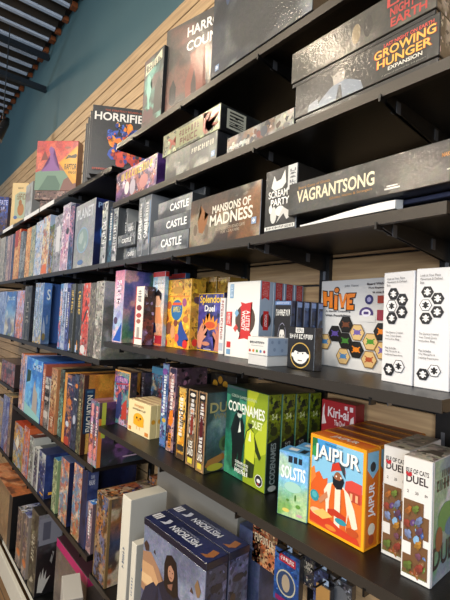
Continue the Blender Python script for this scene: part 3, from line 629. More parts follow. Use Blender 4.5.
for i, dd in enumerate((.042, .041, .041)):
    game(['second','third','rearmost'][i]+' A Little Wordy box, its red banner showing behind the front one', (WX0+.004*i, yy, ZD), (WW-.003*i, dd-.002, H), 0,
      {'right': (G('#8fa0b2','#8698aa'),None,1,[('p',[(.2,.76),(.45,.79),(.85,.76),(.85,1),(.2,1)],'#b93a38'),T('A LITTLE WORDY',.3,.8,.75,.98,'#d8a09c',-90,0),('e',.5,.5,.35,.1,'#4a3b36'),('r',.3,.4,.7,.6,'#b93a38')]),  # rear copies in darker tones, cool side light painted into the white card
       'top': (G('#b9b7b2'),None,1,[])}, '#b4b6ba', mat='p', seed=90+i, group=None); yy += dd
o = cover('small white lidded box with five coloured dots, in front of A Little Wordy', ZD, (246.5,365), (268,338.2), .075,
  {'front': (G('#dcdad3'),None,1,[T('MEEK & MILD',.12,.62,.85,.76,'#33363c'),('r',.2,.5,.8,.53,'#a9a9a6')]+[('c',.14+.18*i,.22,.052,12,c) for i,c in enumerate(('#b5402e','#d9822a','#6a9a3a','#5a86b0','#a03c50'))]),
   'right': (G('#9aa9bb'),None,1,[('c',.2,.75,.06,6,'#8392a6'),('c',.5,.75,.06,8,'#8392a6'),('c',.82,.78,.06,6,'#8392a6'),('c',.3,.35,.06,8,'#8392a6'),('c',.65,.3,.06,6,'#8392a6')]),
   'top': (G('#d3d2cc'),None,1,[])}, '#c9c9c6', Y=.686, rot=0, mat='p', seed=94, lid=(.64,'#cfcdc8'))
def faceface(beard):
    ops = [('r',.02,.93,.98,.99,'#6d86b0' if beard else '#2a2c33'),T('COVER YOUR ASSETS',.12,.945,.88,.98,'#c9d2e2',0,0),T('MIND READER',.06,.76,.94,.86,'#e9e8e2')]
    if beard:
        ops += [('e',.5,.4,.26,.25,'#8f8fa0'),('e',.5,.4,.24,.235,'#1e1c1e'),('e',.5,.42,.17,.15,'#cfccc6'),('p',[(.32,.5),(.35,.6),(.5,.64),(.66,.6),(.68,.5),(.6,.54),(.4,.54)],'#171616'),('p',[(.33,.36),(.4,.4),(.6,.4),(.67,.36),(.62,.24),(.5,.18),(.38,.24)],'#171616'),('r',.44,.33,.56,.35,'#d9d6d0')]
    else:
        ops = [('r',.3,.86,.6,.98,'#dddcd6'),T('SALE',.34,.88,.56,.96,'#33333a'),T('MIND READER',.06,.72,.94,.83,'#e9e8e2'),('c',.5,.33,.37,24,'#c8a95c'),('c',.5,.33,.34,24,'#191818'),('e',.5,.31,.27,.18,'#e6e3dd'),('p',[(.23,.36),(.25,.5),(.45,.57),(.7,.54),(.78,.36),(.7,.42),(.45,.4),(.3,.44)],'#161515'),('e',.22,.33,.05,.05,'#e6e3dd'),('e',.78,.33,.05,.05,'#e6e3dd'),('r',.42,.2,.58,.22,'#2a2726')]
    ops += [('e',.42,.38 if not beard else .45,.025,.018,'#151414'),('e',.6,.38 if not beard else .45,.025,.018,'#151414')]
    return ops
o, P, W, H, r = cover('black box with a bearded face drawn in white, behind the five dot box', ZD, (272.6,352), (291.6,300.6), .016,
  {'front': (G('#262224','#1f1c1e'),None,1,faceface(True)), 'right': (G('#3d4a66'),['#232a3c'],.03,[])}, '#1b1a1e', Y=.768, mat='p', seed=96)
for i in range(4):
    game(['first','second','third','fourth'][i]+' thin black box edge counted behind the bearded face box', (P.x+.004+.006*i, .786+.02*i, ZD), (W, .0185, H), 0,
      {'right': (G('#4c5f86','#3a4868'),['#1d2232'],.03,[('r',0,.9,1,.98,'#8fa6cc')]), 'front': (G('#232129'),None,1,[])}, '#1c1c24', mat='p', seed=100+i)
P, W, H, r = quad(ZD, (286.6,367.5), (315.2,328), .733, 0)
o = game('black box with a round white boyish face, standing at the front of the shelf', (P.x, P.y, ZD), (W, .028, H), 0,
  {'front': (G('#2b2a2c','#242326','#1c1b1d'),None,1,faceface(False)), 'right': (G('#2c2d33','#222328'),['#44464e'],.02,[]), 'top': (G('#35363a'),None,1,[])}, '#1c1c1f', mat='w', seed=106)
# Hive
P, W, H, r = quad(ZD, (318.6,364.5), (382.6,277.5), None, math.atan2(0,1), br=(381,374.4))
TN, BK = '#d9bb84', '#2a2724'
def hexes(lst, R_=.092):
    o = []
    for (u, v, c, b) in lst:
        o += [('c', u, v, R_*1.05, 6, '#1b1916' if c == BK else '#8a6d44'), ('c', u, v, R_*.93, 6, c)]
        if b: o += [('e', u, v, R_*.45, R_*.28, b), ('p', [(u-R_*.6, v-R_*.3), (u-R_*.5, v-R_*.4), (u+R_*.6, v+R_*.3), (u+R_*.5, v+R_*.4)], b), ('p', [(u-R_*.6, v+R_*.35), (u-R_*.5, v+R_*.45), (u+R_*.6, v-R_*.25), (u+R_*.5, v-R_*.35)], b)]
    return o
hw = W*1.22
k_ = 1/1.22
hv_old = [(.42*k_,.53,BK,'#7a4a30'),(.27*k_,.44,BK,'#6a58a0'),(.44*k_,.35,BK,'#4f8a3c'),(.1*k_,.35,TN,'#5a8cb8'),(.62*k_,.43,TN,'#7a68a8'),(.62*k_,.25,BK,'#e08a2a'),(.8*k_,.33,TN,'#5a9a3c'),(.43*k_,.18,TN,'#5a8cb8'),(.8*k_,.13,TN,'#b05a3a'),(.98*k_,.44,BK,'#e08a2a'),(.97*k_,.22,TN,'#7a68a8')]
Hx = lambda x, y: ((x-50)/380*1.0, (500+(x-50)*.155-y)/453)
hv = [(*Hx(a_, b_), c_, d_) for a_, b_, c_, d_ in ((193,300,BK,'#7a4a30'),(138,340,BK,'#6a58a0'),(193,382,BK,'#4f8a3c'),(85,378,TN,'#5a8cb8'),(252,345,TN,'#7a68a8'),(250,430,BK,'#e08a2a'),(315,395,TN,'#5a9a3c'),(188,460,TN,'#5a8cb8'),(312,480,TN,'#b05a3a'),(365,352,BK,'#e08a2a'),(372,440,TN,'#7a68a8'))]
def hive_logo(col, g):
    o = []
    a = .72
    def R(x0,y0,x1,y1): return ('p',[(x0*a-g,y0-g),(x1*a+g,y0-g),(x1*a+g,y1+g),(x0*a-g,y1+g)],col)
    def Q(pts): 
        cx = sum(p[0] for p in pts)/len(pts); cy = sum(p[1] for p in pts)/len(pts)
        return ('p',[((x+(g/a if x>cx else -g/a))*a, y+(g if y>cy else -g)) for x,y in pts],col)
    o += [Q([(.06,.7),(.13,.7),(.12,.87),(.04,.88)]), Q([(.18,.68),(.25,.68),(.24,.87),(.18,.87)]), Q([(.1,.76),(.2,.76),(.2,.81),(.1,.81)])]
    o += [Q([(.28,.66),(.345,.66),(.34,.82),(.28,.83)]), ('e',.32*a,.885,.03+g,.027+g,col)]
    o += [Q([(.36,.84),(.41,.84),(.46,.68),(.42,.68)]), Q([(.42,.68),(.46,.68),(.53,.84),(.48,.84)])]
    o += [Q([(.52,.66),(.57,.66),(.57,.83),(.52,.83)]), Q([(.54,.66),(.65,.66),(.65,.71),(.54,.71)]), Q([(.54,.73),(.62,.73),(.62,.77),(.54,.77)]), Q([(.54,.79),(.66,.8),(.68,.84),(.54,.84)])]
    return o
game('wide white Hive box covered with hexagon tiles under an orange title', (P.x, P.y, ZD), (hw, .06, H), r,
  {'front': (G('#d2d0cd','#d8d6d2','#dddbd6'),None,1, hive_logo('#201c19',.012)+hive_logo('#e88a28',0)+
     [T('John Yianni',.34,.91,.52,.94,'#55525a',0,0),T('A Game Crawling',.08,.625,.43,.65,'#2e2b30'),T('With Possibilities',.08,.578,.43,.604,'#2e2b30'),
      T('Board With The',.63,.925,.9,.95,'#4a3a3c'),T('Five Expansions',.65,.88,.9,.905,'#4a3a3c'),T('in one box',.7,.835,.88,.86,'#4a3a3c'),
      ('c',.66,.77,.05,18,'#3d3a70'),('c',.66,.77,.025,12,'#a9a6c8'),('r',.76,.73,.85,.81,'#a8452c'),('e',.63,.62,.085,.07,'#54407a'),('r',.52,.53,.74,.6,'#d8d6d2'),('e',.63,.625,.055,.04,'#e0dde6'),('r',.6,.61,.66,.64,'#54407a'),('r',.76,.55,.85,.66,'#9a3a4a')]+hexes(hv)),
   'top': (G('#c9c7c4'),None,1,[]), 'left': (G('#b9bcc4'),None,1,[])}, '#cfcdca', mat='p', seed=110)
def pocket_ops():
    W_ = '#e3e1df'; o = []
    for (u, v, b) in ((.34,.8,0),(.64,.745,0),(.3,.69,1),(.64,.635,0),(.32,.58,0),(.28,.115,0),(.6,.155,1)):
        o += [('c',u,v,.19,6,'#1f1e20'),('c',u,v,.17,6,'#e1dfdd' if b else '#2a292b'),('e',u,v,.05,.03,'#1f1e20' if b else '#e9e7e4'),('p',[(u-.1,v+.01),(u-.08,v+.02),(u+.1,v-.01),(u+.08,v-.02)],'#1f1e20' if b else '#d9d7d4'),('p',[(u-.1,v-.01),(u-.08,v-.02),(u+.1,v+.01),(u+.08,v+.02)],'#1f1e20' if b else '#d9d7d4')]
    o += [T(s,.14,v,w,v+.02,'#4d4b50',0,0) for s,v,w in (('Look at Your Piece',.93,.72),('Movement & Defined',.9,.78),('Box',.87,.26),('The Queens Crawled',.44,.7),('Your Travel Queen',.41,.66),('Includes Bag',.38,.6),('Plus Includes',.3,.5),('The Mosquito &',.27,.62),('Ladybug Expansions',.24,.72))]
    return o
for bl, tr, br, lab in (((380.9,380.8),(413.8,270.5),(411.6,386.6),'white upright box with black hexagons, left of the twin pair on the shelf end'),
                    ((413.4,387),(450.5,267),(448.8,392.6),'white upright box with black hexagons, right of the twin pair on the shelf end')):
    cover(lab, ZD, bl, tr, .05, {'front': (G('#d9d7d5','#dedcda'),None,1,pocket_ops()), 'left': (G('#aeb2bb'),None,1,[]), 'top': (G('#cccac8'),None,1,[])}, '#c6c6c8', br=br, mat='w' if 0 else 'p', seed=120)
# ------------------------------------------------------------------ near bay, fifth shelf
WE = 'on the fifth near shelf'
cover('slim purple and red fantasy box with an orange border, leftmost on the fifth near shelf', ZE, (112.2,421.3), (131.5,373), .03,
  {'front': (G('#c99a62','#8a6aa8','#5a5a8c','#7d4a6a','#a8504a','#3f6a6a'),['#c9b4cf','#d96a4a','#2f3358','#4a9a94'],.022,
    [('r',0,.97,1,1,'#dba85c'),('r',.94,.5,1,1,'#dba85c'),('p',[(.1,.86),(.5,.9),(.9,.84),(.88,.76),(.5,.82),(.12,.78)],'#5b3f8c'),T('TINY EPIC',.15,.79,.85,.87,'#d9a8c4'),('p',[(.1,.74),(.85,.79),(.85,.76),(.1,.71)],'#a63a4a'),('p',[(.15,.1),(.3,.55),(.5,.62),(.55,.3),(.4,.08)],'#38406e'),('p',[(.55,.1),(.62,.4),(.85,.5),(.9,.15)],'#b8483c')]),
   'top': (G('#5a4030'),None,1,[]),'right': (G('#2f2a38'),['#4a3f4c'],.03,[])}, '#33283c', br=(127.5,428.5), mat='p', seed=201)
P,W,H,r = quad(ZE,(126.5,420),(147,372.5),None,0)
game('dark box with pale vertical lettering behind the slim purple and red one', (solve_x(139,D+.16,ZE),D+.16,ZE),(.028,.08,solve_z(372,solve_x(139,D+.16,ZE),D+.16)-ZE),0,
  {'front':(G('#3c3340','#2b2832'),['#564a5c'],.03,[T('AEONS',.3,.3,.6,.9,'#9a93a8',-90)]),'right':(G('#2b2730'),['#453a4c'],.03,[])},'#241f2a',mat='p',seed=202)
game('blue topped box with tiny figures standing at the back of the shelf', (solve_x(149,D+.19,ZE),D+.19,ZE),(.12,.09,solve_z(366,solve_x(149,D+.19,ZE),D+.19)-ZE),0,
  {'front':(G('#6fa0b8','#3c4a54','#2c3136','#5a3a34'),['#c9b49a','#8a2f2a','#4a86a8'],.02,[('r',0,.88,1,1,'#5f9ab8'),('c',.78,.93,.06,14,'#3a6484')]),'top':(G('#7aa8c0'),['#4f7c94'],.04,[])},'#3c4a54',mat='p',seed=203)
# four cream chick boxes
P,W,H,r = quad(ZE,(127.2,429.6),(150.5,406),None,0,br=(149,440))
CR='#e8d7a4'
for i in range(4):
    n = Vector((-math.sin(r),math.cos(r),0)); q = P+n*(.0262*i)
    ops = [T('POTATO PALS',.28,.82,.72,.9,'#d08a4a'),T('THE CARD GAME',.2,.72,.8,.78,'#7a5c4a'),('e',.5,.46,.24,.19,'#e8b02c'),('p',[(.27,.28),(.27,.46),(.73,.46),(.74,.27),(.5,.24)],'#e8b02c'),('e',.42,.5,.035,.035,'#2c241c'),('e',.58,.5,.035,.035,'#2c241c'),('e',.5,.44,.05,.03,'#d2812a'),('p',[(.42,.24),(.42,.14),(.44,.14),(.44,.24)],'#c9964a'),('p',[(.56,.24),(.56,.14),(.58,.14),(.58,.24)],'#c9964a'),('r',.06,.06,.18,.17,'#d48a3a'),('r',.8,.05,.95,.16,'#d48a3a')] if i==0 else []
    game(['front','second','third','rearmost'][i]+' of the four cream boxes with a yellow chick, standing behind each other', (q.x,q.y,ZE),(W,.0255,H*(1-.0*i)),r,
      {'front':(G('#e9d9a8','#ead9ae'),None,1,ops),'right':(G('#d6c491'),None,1,[('e',.5,.5,.3,.07,'#d69e2c')]),'top':(G('#e2c79a','#e9d9ae'),None,1,[('r',.05,.55,.95,.72,'#b9886a'),('r',.2,.2,.8,.35,'#d2b080')])},CR,mat='p',seed=205,group='cream chick boxes' )
def spine5(bl,br,tr,front,lab,d=.2,right=None,seed=1,mat='p',base='#2a2622',tl=None):
    f={'front':front}
    if right: f['right']=right
    return cover(lab,ZE,bl,tr,d,f,base,br=br,mat=mat,seed=seed)
P,W,H,r = quad(ZE,(158.7,445.4),(167.8,365),None,0,br=(164.7,448.6)); R5=math.radians(-2)
XX=[]
specs=[
 (158.7,445.4,164.9,363,(G('#6f80b8','#3f5c94','#2f6a9a','#6a9ab0','#3a7aa8'),['#a9c4d8','#27406e','#8a6a9c'],.022,[('e',.6,.32,.3,.025,'#d2b04a'),('e',.4,.9,.4,.04,'#8a5aa0')]),'tall wrapped blue spine with painted scenery between the cream boxes and the purple spine',{'mat':'w','d':.1}),
 (165.2,450,172.6,366.6,(G('#7a6284','#a5828a','#8c5a6a','#3c3038','#2c2830'),['#c99a8a','#4a3a5c','#d8b4a8'],.025,[('p',[(.2,.32),(.35,.48),(.75,.5),(.85,.36),(.6,.3)],'#e0862a'),('r',.3,.05,.7,.22,'#d88a2c'),T('BLOOM',.35,.06,.65,.21,'#5a2f1c',90)]),'tall wrapped spine in purple and dark brown with orange lettering',{'mat':'w','right':(G('#5c4650','#3a2c34'),['#80606a'],.04,[])}),
 (174.3,456.7,183.4,386,(G('#8a744a','#e0a63a','#e8b044','#d0942c','#5a4630'),['#f0c86a'],.03,[('r',0,0,.2,1,'#3a3026'),T('DUEL',.42,.42,.8,.68,'#3c3f44',-90),('r',.25,.12,.95,.2,'#3b3a38'),('r',.25,0,.95,.08,'#5a4632')]),'yellow orange spine with dark vertical capitals between brown edges',{}),
 (185,463.8,194.3,388.6,(G('#a58a64','#2c2622','#c9b494','#8a7a64','#3a302a','#a5865c'),['#6a5644'],.02,[('r',0,0,.12,1,'#a5835a'),('r',.88,0,1,1,'#a5835a'),('r',.12,.88,.88,.98,'#1f1b1a'),('e',.5,.93,.28,.025,'#d6d0c4'),('p',[(.4,.4),(.35,.58),(.5,.7),(.68,.62),(.65,.42)],'#8a3a2c'),('e',.5,.72,.14,.025,'#c99a7c'),T('LES',.3,.24,.7,.33,'#e8e2d4'),T('LAND',.2,.14,.8,.23,'#e8e2d4'),('r',.25,.04,.75,.11,'#d8c448')]),'left of two matching brown bordered spines with a woman in red',{}),
 (195,470.3,203.4,391,(G('#a58a64','#2c2622','#8a6a5a','#5a3a34','#3a302a','#a5865c'),['#6a3a34'],.02,[('r',0,0,.12,1,'#a5835a'),('r',.88,0,1,1,'#a5835a'),('r',.12,.88,.88,.98,'#1f1b1a'),('e',.5,.93,.28,.025,'#d6d0c4'),('p',[(.35,.42),(.3,.6),(.5,.72),(.7,.62),(.68,.44)],'#5c2026'),T('LES',.3,.24,.7,.33,'#e8e2d4'),T('LAND',.2,.14,.8,.23,'#e8e2d4'),('r',.25,.04,.75,.11,'#d8c448')]),'right of two matching brown bordered spines, its teal cover facing the green Codenames box',
   {'right':(G('#3d5254','#4c6468','#5a7478','#37484c','#4a4a34'),['#2c3c40','#8aa09a'],.05,[T('DUE',.1,.74,.75,.87,'#a59a6a'),T('WNTR',.2,.66,.8,.73,'#8a8460'),('e',.55,.34,.17,.1,'#5c7048'),('e',.55,.34,.1,.06,'#47583a'),('p',[(.02,.08),(.1,.16),(.5,.22),(.6,.16),(.2,.06)],'#a5743c'),('e',.3,.06,.22,.045,'#b0a83a'),('r',0,0,.03,1,'#1a1a18')]),'base':'#2c2a26','d':.13}),
]
for i,(a,ya,b,yt,fr,lab,op) in enumerate(specs):
    P = at((a,ya),Z=ZE); YY=max(D+.004,P.y); x0=solve_x(a,YY,ZE); x1=solve_x(b,YY,ZE)-.0015; h=solve_z(yt,x0,YY)-ZE
    f={'front':fr}
    if 'right' in op: f['right']=op['right']
    game(lab,(x0,YY,ZE),(x1-x0,op.get('d',.12),h),0,f,op.get('base','#2e2822'),mat=op.get('mat','p'),seed=220+i)
x0=solve_x(186,D+.2,ZE)
game('small box with a pale triangular mountain, seen above the brown bordered pair',(x0,D+.205,ZE),(.1,.05,solve_z(370,x0,D+.2)-ZE),0,{'front':(G('#2c2a2c'),['#3a3a40'],.03,[('p',[(.1,.6),(.5,.96),(.9,.6),(.5,.5)],'#9aa0a4'),('p',[(.3,.6),(.5,.85),(.7,.62)],'#7a5a6a')])},'#1f1e20',mat='p',seed=230)
x0=solve_x(206,D+.2,ZE)
game('dark box with gold blossoms, seen above the teal cover left of the Codenames box',(x0,D+.205,ZE),(.13,.05,solve_z(372,x0,D+.2)-ZE),0,{'front':(G('#262220'),['#3a3020'],.03,[('e',.2,.86,.1,.05,'#b58a2c'),('e',.4,.92,.09,.05,'#a87c28'),('e',.6,.87,.1,.05,'#b58a2c'),('e',.5,.78,.08,.04,'#8a6a24')])},'#1f1c1a',mat='p',seed=231)
# Codenames
P,W,H,r = quad(ZE,(223.3,470.8),(266.7,394.6),None,0,br=(264.4,494.4))
cn=[('p',[(.5,0),(.52,1),(1,1),(1,0)],'#94a62a'),('p',[(.5,.2),(.75,.55),(1,.75),(1,.4)],'#b4c03a'),('p',[(.52,.6),(.55,1),(.8,1)],'#bcc436'),('r',0,.97,.48,1,'#4a5a5c'),('p',[(0,.97),(.5,.97),(.5,.86),(0,.9)],'#2c5c50'),
 T('CZECH GAMES EDITION',.14,.88,.75,.91,'#b8c4b0',0,0),T('CODENAMES',.06,.715,.94,.83,'#eceee0'),T('DUET',.66,.61,.9,.69,'#e6ecc0'),
 ('p',[(.22,.1),(.2,.35),(.16,.5),(.22,.62),(.32,.69),(.38,.64),(.42,.68),(.48,.6),(.5,.45),(.46,.3),(.44,.08),(.36,.08),(.35,.3),(.31,.08)],'#14201f'),('e',.36,.7,.055,.035,'#c9d0c4'),('e',.36,.73,.075,.018,'#16201f'),('p',[(.14,.5),(.24,.68),(.3,.72),(.28,.65),(.22,.52)],'#1b2826'),('p',[(.34,.5),(.38,.64),(.41,.52)],'#dfe3d6'),
 ('p',[(.56,.08),(.55,.28),(.5,.42),(.54,.55),(.62,.6),(.7,.58),(.8,.45),(.9,.34),(.86,.3),(.76,.38),(.76,.25),(.74,.1),(.67,.08),(.66,.25),(.63,.08)],'#33411c'),('p',[(.54,.26),(.52,.42),(.56,.55),(.64,.59),(.72,.56),(.76,.4),(.75,.24)],'#c2cc3e'),('e',.63,.63,.05,.034,'#38401f'),('e',.63,.66,.045,.015,'#8a9a34'),('p',[(.6,.46),(.64,.58),(.66,.46)],'#e9ecc8'),
 T('CODENAMES WORD',.3,.17,.62,.2,'#e0e4d8'),T('A TWO PLAYER',.3,.13,.62,.16,'#e0e4d8'),T('WORD GAME',.3,.07,.62,.12,'#f0f2e6'),('c',.87,.1,.085,18,'#e6e6e0'),('c',.87,.1,.075,18,'#2c2c30'),('e',.87,.1,.04,.02,'#d9d9d4'),('e',.86,.065,.025,.01,'#a83a3a')]
dp=(at((281,486),Z=ZE)-at((264.4,494.4),Z=ZE)).length
dp=.0445; nV=Vector((-math.sin(r),math.cos(r),0))
for i in range(4):
    q=P+nV*(.0462*i)+Vector((math.cos(r),math.sin(r),0))*(.002*i)
    game(['front green Codenames Duet box with two agents','second green Codenames box, directly behind the front one','third green Codenames box in the file','rearmost green Codenames box in the file'][i],(q.x,q.y,ZE),(W,dp,H*(1-.004*i)),r,
     {'front':(G('#3d5c54','#2c6a5c','#2f8264','#2a6a50'),['#1d4a40','#4fa080'],.05,cn) if i==0 else (G('#2c6a5c'),None,1,[]),
      'right':(G('#76821f','#7c8a24','#2c3c26','#1d2c26','#182420'),['#5a6420'],.03,[('p',[(0,.5),(1,.56),(1,0),(0,0)],'#1b2a26'),T('2-4',.3,.74,.7,.8,'#c9d0a0'),T('CODENAMES',.3,.08,.7,.5,'#8a9490',90),('e',.5,.62,.25,.05,'#333c1c'),('e',.5,.04,.3,.03,'#a5a8a0')]),
      'top':(G('#3b4424','#2a3a2c'),['#1d2622'],.05,[])},'#25332a',mat='p' if i else 'p',seed=240)
# blue small box
P,W,H,r = quad(ZE,(276.8,513.3),(308.3,456.7),None,0,br=(306.7,524))
for i in range(2):
    q=P+nV*(.05*i)
    game(['front','rear'][i]+' sky blue small box with a white title'+(' and a green meadow' if i==0 else ', behind its twin'),(q.x,q.y,ZE),(W,.046,H),r,
     {'front':(G('#6aa9d8','#7ab4dc','#86bde0','#8fc0a8','#8ab06a','#7aa85a'),['#b9cfa0'],.05,
       [('r',.32,.84,.46,.94,'#1d2a3a'),('r',.5,.84,.62,.94,'#1d2a3a'),('r',.66,.84,.78,.93,'#1d2a3a'),T('SOLSTIS',.1,.58,.9,.78,'#eef2f0',-0),('e',.5,.47,.28,.08,'#a9cfc0'),('e',.35,.26,.05,.02,'#5c8a3a'),('e',.7,.2,.08,.03,'#6a9a44'),('e',.3,.1,.12,.03,'#d8c86a'),('e',.6,.32,.03,.05,'#4d7c34'),('e',.75,.07,.1,.02,'#c9a0a8')] if i==0 else []),
      'top':(G('#5f9fd0','#68a8d6'),None,1,[('r',.2,.3,.5,.7,'#dfe6ea'),('r',.6,.2,.8,.75,'#1d2a3a')]),'right':(G('#4f8cc0','#6a9a6a'),None,1,[])},'#5a96c8',mat='p',seed=250)
# Jaipur
P,W,H,r = quad(ZE,(307.3,522.7),(366.7,450.8),None,0,br=(363.3,553.3)); nV=Vector((-math.sin(r),math.cos(r),0))
YE='#e8a41f'
jp=[('r',.045,.035,.955,.965,'#dd7c3a'),('p',[(.045,.965),(.955,.965),(.955,.55),(.6,.5),(.3,.52),(.045,.62)],'#8fc3dc'),('p',[(.045,.965),(.5,.965),(.5,.78),(.045,.8)],'#4f9ed0'),('p',[(.045,.965),(.14,.965),(.16,.86),(.1,.78),(.045,.76)],'#2f7a4a'),('e',.1,.82,.05,.06,'#3c9a5c'),
 ('p',[(.045,.45),(.12,.58),(.2,.62),(.28,.55),(.36,.58),(.36,.4),(.045,.35)],'#d96a2c'),('p',[(.045,.62),(.1,.66),(.14,.55),(.045,.45)],'#e08a44'),('p',[(.66,.5),(.68,.62),(.78,.65),(.95,.64),(.955,.45),(.7,.44)],'#d4574a'),('r',.72,.44,.93,.54,'#b8503c'),('r',.76,.45,.8,.52,'#e9b48a'),('r',.85,.45,.89,.52,'#e9b48a'),
 ('p',[(.36,.1),(.34,.32),(.3,.44),(.36,.52),(.46,.56),(.62,.56),(.74,.5),(.84,.36),(.9,.2),(.82,.16),(.74,.3),(.7,.1)],'#e9ddc8'),('p',[(.4,.1),(.4,.34),(.44,.54),(.5,.55),(.5,.1)],'#d9702c'),('p',[(.6,.1),(.62,.34),(.6,.55),(.66,.52),(.72,.3),(.7,.08)],'#d9702c'),('p',[(.38,.26),(.5,.29),(.7,.26),(.7,.2),(.5,.22),(.38,.19)],'#c2452c'),
 ('e',.55,.61,.075,.075,'#9a6648'),('p',[(.45,.63),(.46,.54),(.53,.5),(.62,.52),(.66,.6),(.64,.64),(.58,.6),(.5,.6)],'#20242c'),('p',[(.42,.66),(.44,.75),(.55,.79),(.66,.76),(.68,.69),(.6,.71),(.5,.69)],'#c9432c'),('p',[(.55,.79),(.66,.76),(.68,.64),(.63,.68)],'#3b4a50'),('e',.52,.635,.012,.01,'#f2ece0'),('e',.6,.635,.012,.01,'#f2ece0'),
 ('e',.13,.34,.085,.06,'#3f98a0'),('e',.13,.35,.05,.035,'#5fb4b8'),('p',[(.2,.32),(.36,.44),(.38,.38),(.24,.28)],'#c98a64'),('p',[(.05,.06),(.05,.16),(.3,.2),(.6,.12),(.9,.1),(.94,.04),(.5,.04)],'#cf4a2c'),('e',.2,.18,.14,.04,'#e8c49a'),('e',.62,.19,.1,.03,'#3f9aa8'),('e',.82,.14,.1,.04,'#c25a2c'),('p',[(.1,.16),(.3,.24),(.48,.2),(.3,.13)],'#f0c070'),('e',.45,.08,.1,.025,'#e08a3c'),
 T('JAIPUR',.115,.715,.93,.905,'#4a6070'),T('JAIPUR',.1,.725,.915,.915,'#eceae2'),T('SEBASTIEN PAUCHON',.3,.925,.62,.945,'#3a5a80',0,0)]
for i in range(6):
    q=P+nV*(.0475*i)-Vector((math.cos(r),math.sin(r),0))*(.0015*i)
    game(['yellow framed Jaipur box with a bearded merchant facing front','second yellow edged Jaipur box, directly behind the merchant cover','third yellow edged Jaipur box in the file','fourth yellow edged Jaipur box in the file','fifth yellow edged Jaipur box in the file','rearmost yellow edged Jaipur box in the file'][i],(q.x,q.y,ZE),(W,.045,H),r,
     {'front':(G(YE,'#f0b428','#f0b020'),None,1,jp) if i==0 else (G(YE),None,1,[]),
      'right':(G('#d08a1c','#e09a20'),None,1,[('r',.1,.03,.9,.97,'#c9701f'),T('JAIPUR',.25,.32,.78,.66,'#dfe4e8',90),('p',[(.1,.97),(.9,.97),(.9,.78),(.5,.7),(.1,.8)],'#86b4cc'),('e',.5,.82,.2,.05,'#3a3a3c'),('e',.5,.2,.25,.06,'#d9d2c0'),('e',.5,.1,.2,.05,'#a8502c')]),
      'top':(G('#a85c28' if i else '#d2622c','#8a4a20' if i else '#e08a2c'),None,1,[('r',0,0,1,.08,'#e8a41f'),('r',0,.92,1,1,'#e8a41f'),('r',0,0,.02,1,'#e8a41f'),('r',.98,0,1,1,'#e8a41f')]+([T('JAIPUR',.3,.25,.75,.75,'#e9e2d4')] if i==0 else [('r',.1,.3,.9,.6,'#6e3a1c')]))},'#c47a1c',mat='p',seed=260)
x0=solve_x(320.5,WALL-.06,-.3); x1=solve_x(354,WALL-.06,-.3)
P=at((320,426),Y=WALL-.06); zt=solve_z(398.6,x0,WALL-.06)
game('red box with a white brush title standing at the back left of the Jaipur file',(x0,WALL-.06,ZE),(x1-x0,.04,zt-ZE),0,
  {'front':(G('#b02a33','#a5262e','#8e2028'),None,1,[T('Kiri-ai',.2,.82,.82,.93,'#ecdfe0'),T('The Duel',.4,.74,.72,.8,'#ecdfe0'),('p',[(.02,.72),(.04,.9),(.1,.96),(.09,.84),(.16,.74)],'#e4d6d4'),('p',[(.82,.7),(.88,.85),(.96,.88),(.98,.7)],'#e4d6d4'),('r',.7,.93,.78,.97,'#ecdfe0'),('r',.85,.92,.94,.97,'#ecdfe0'),('r',0,0,.1,.6,'#7c1c22')])},'#8e2028',mat='p',seed=268)
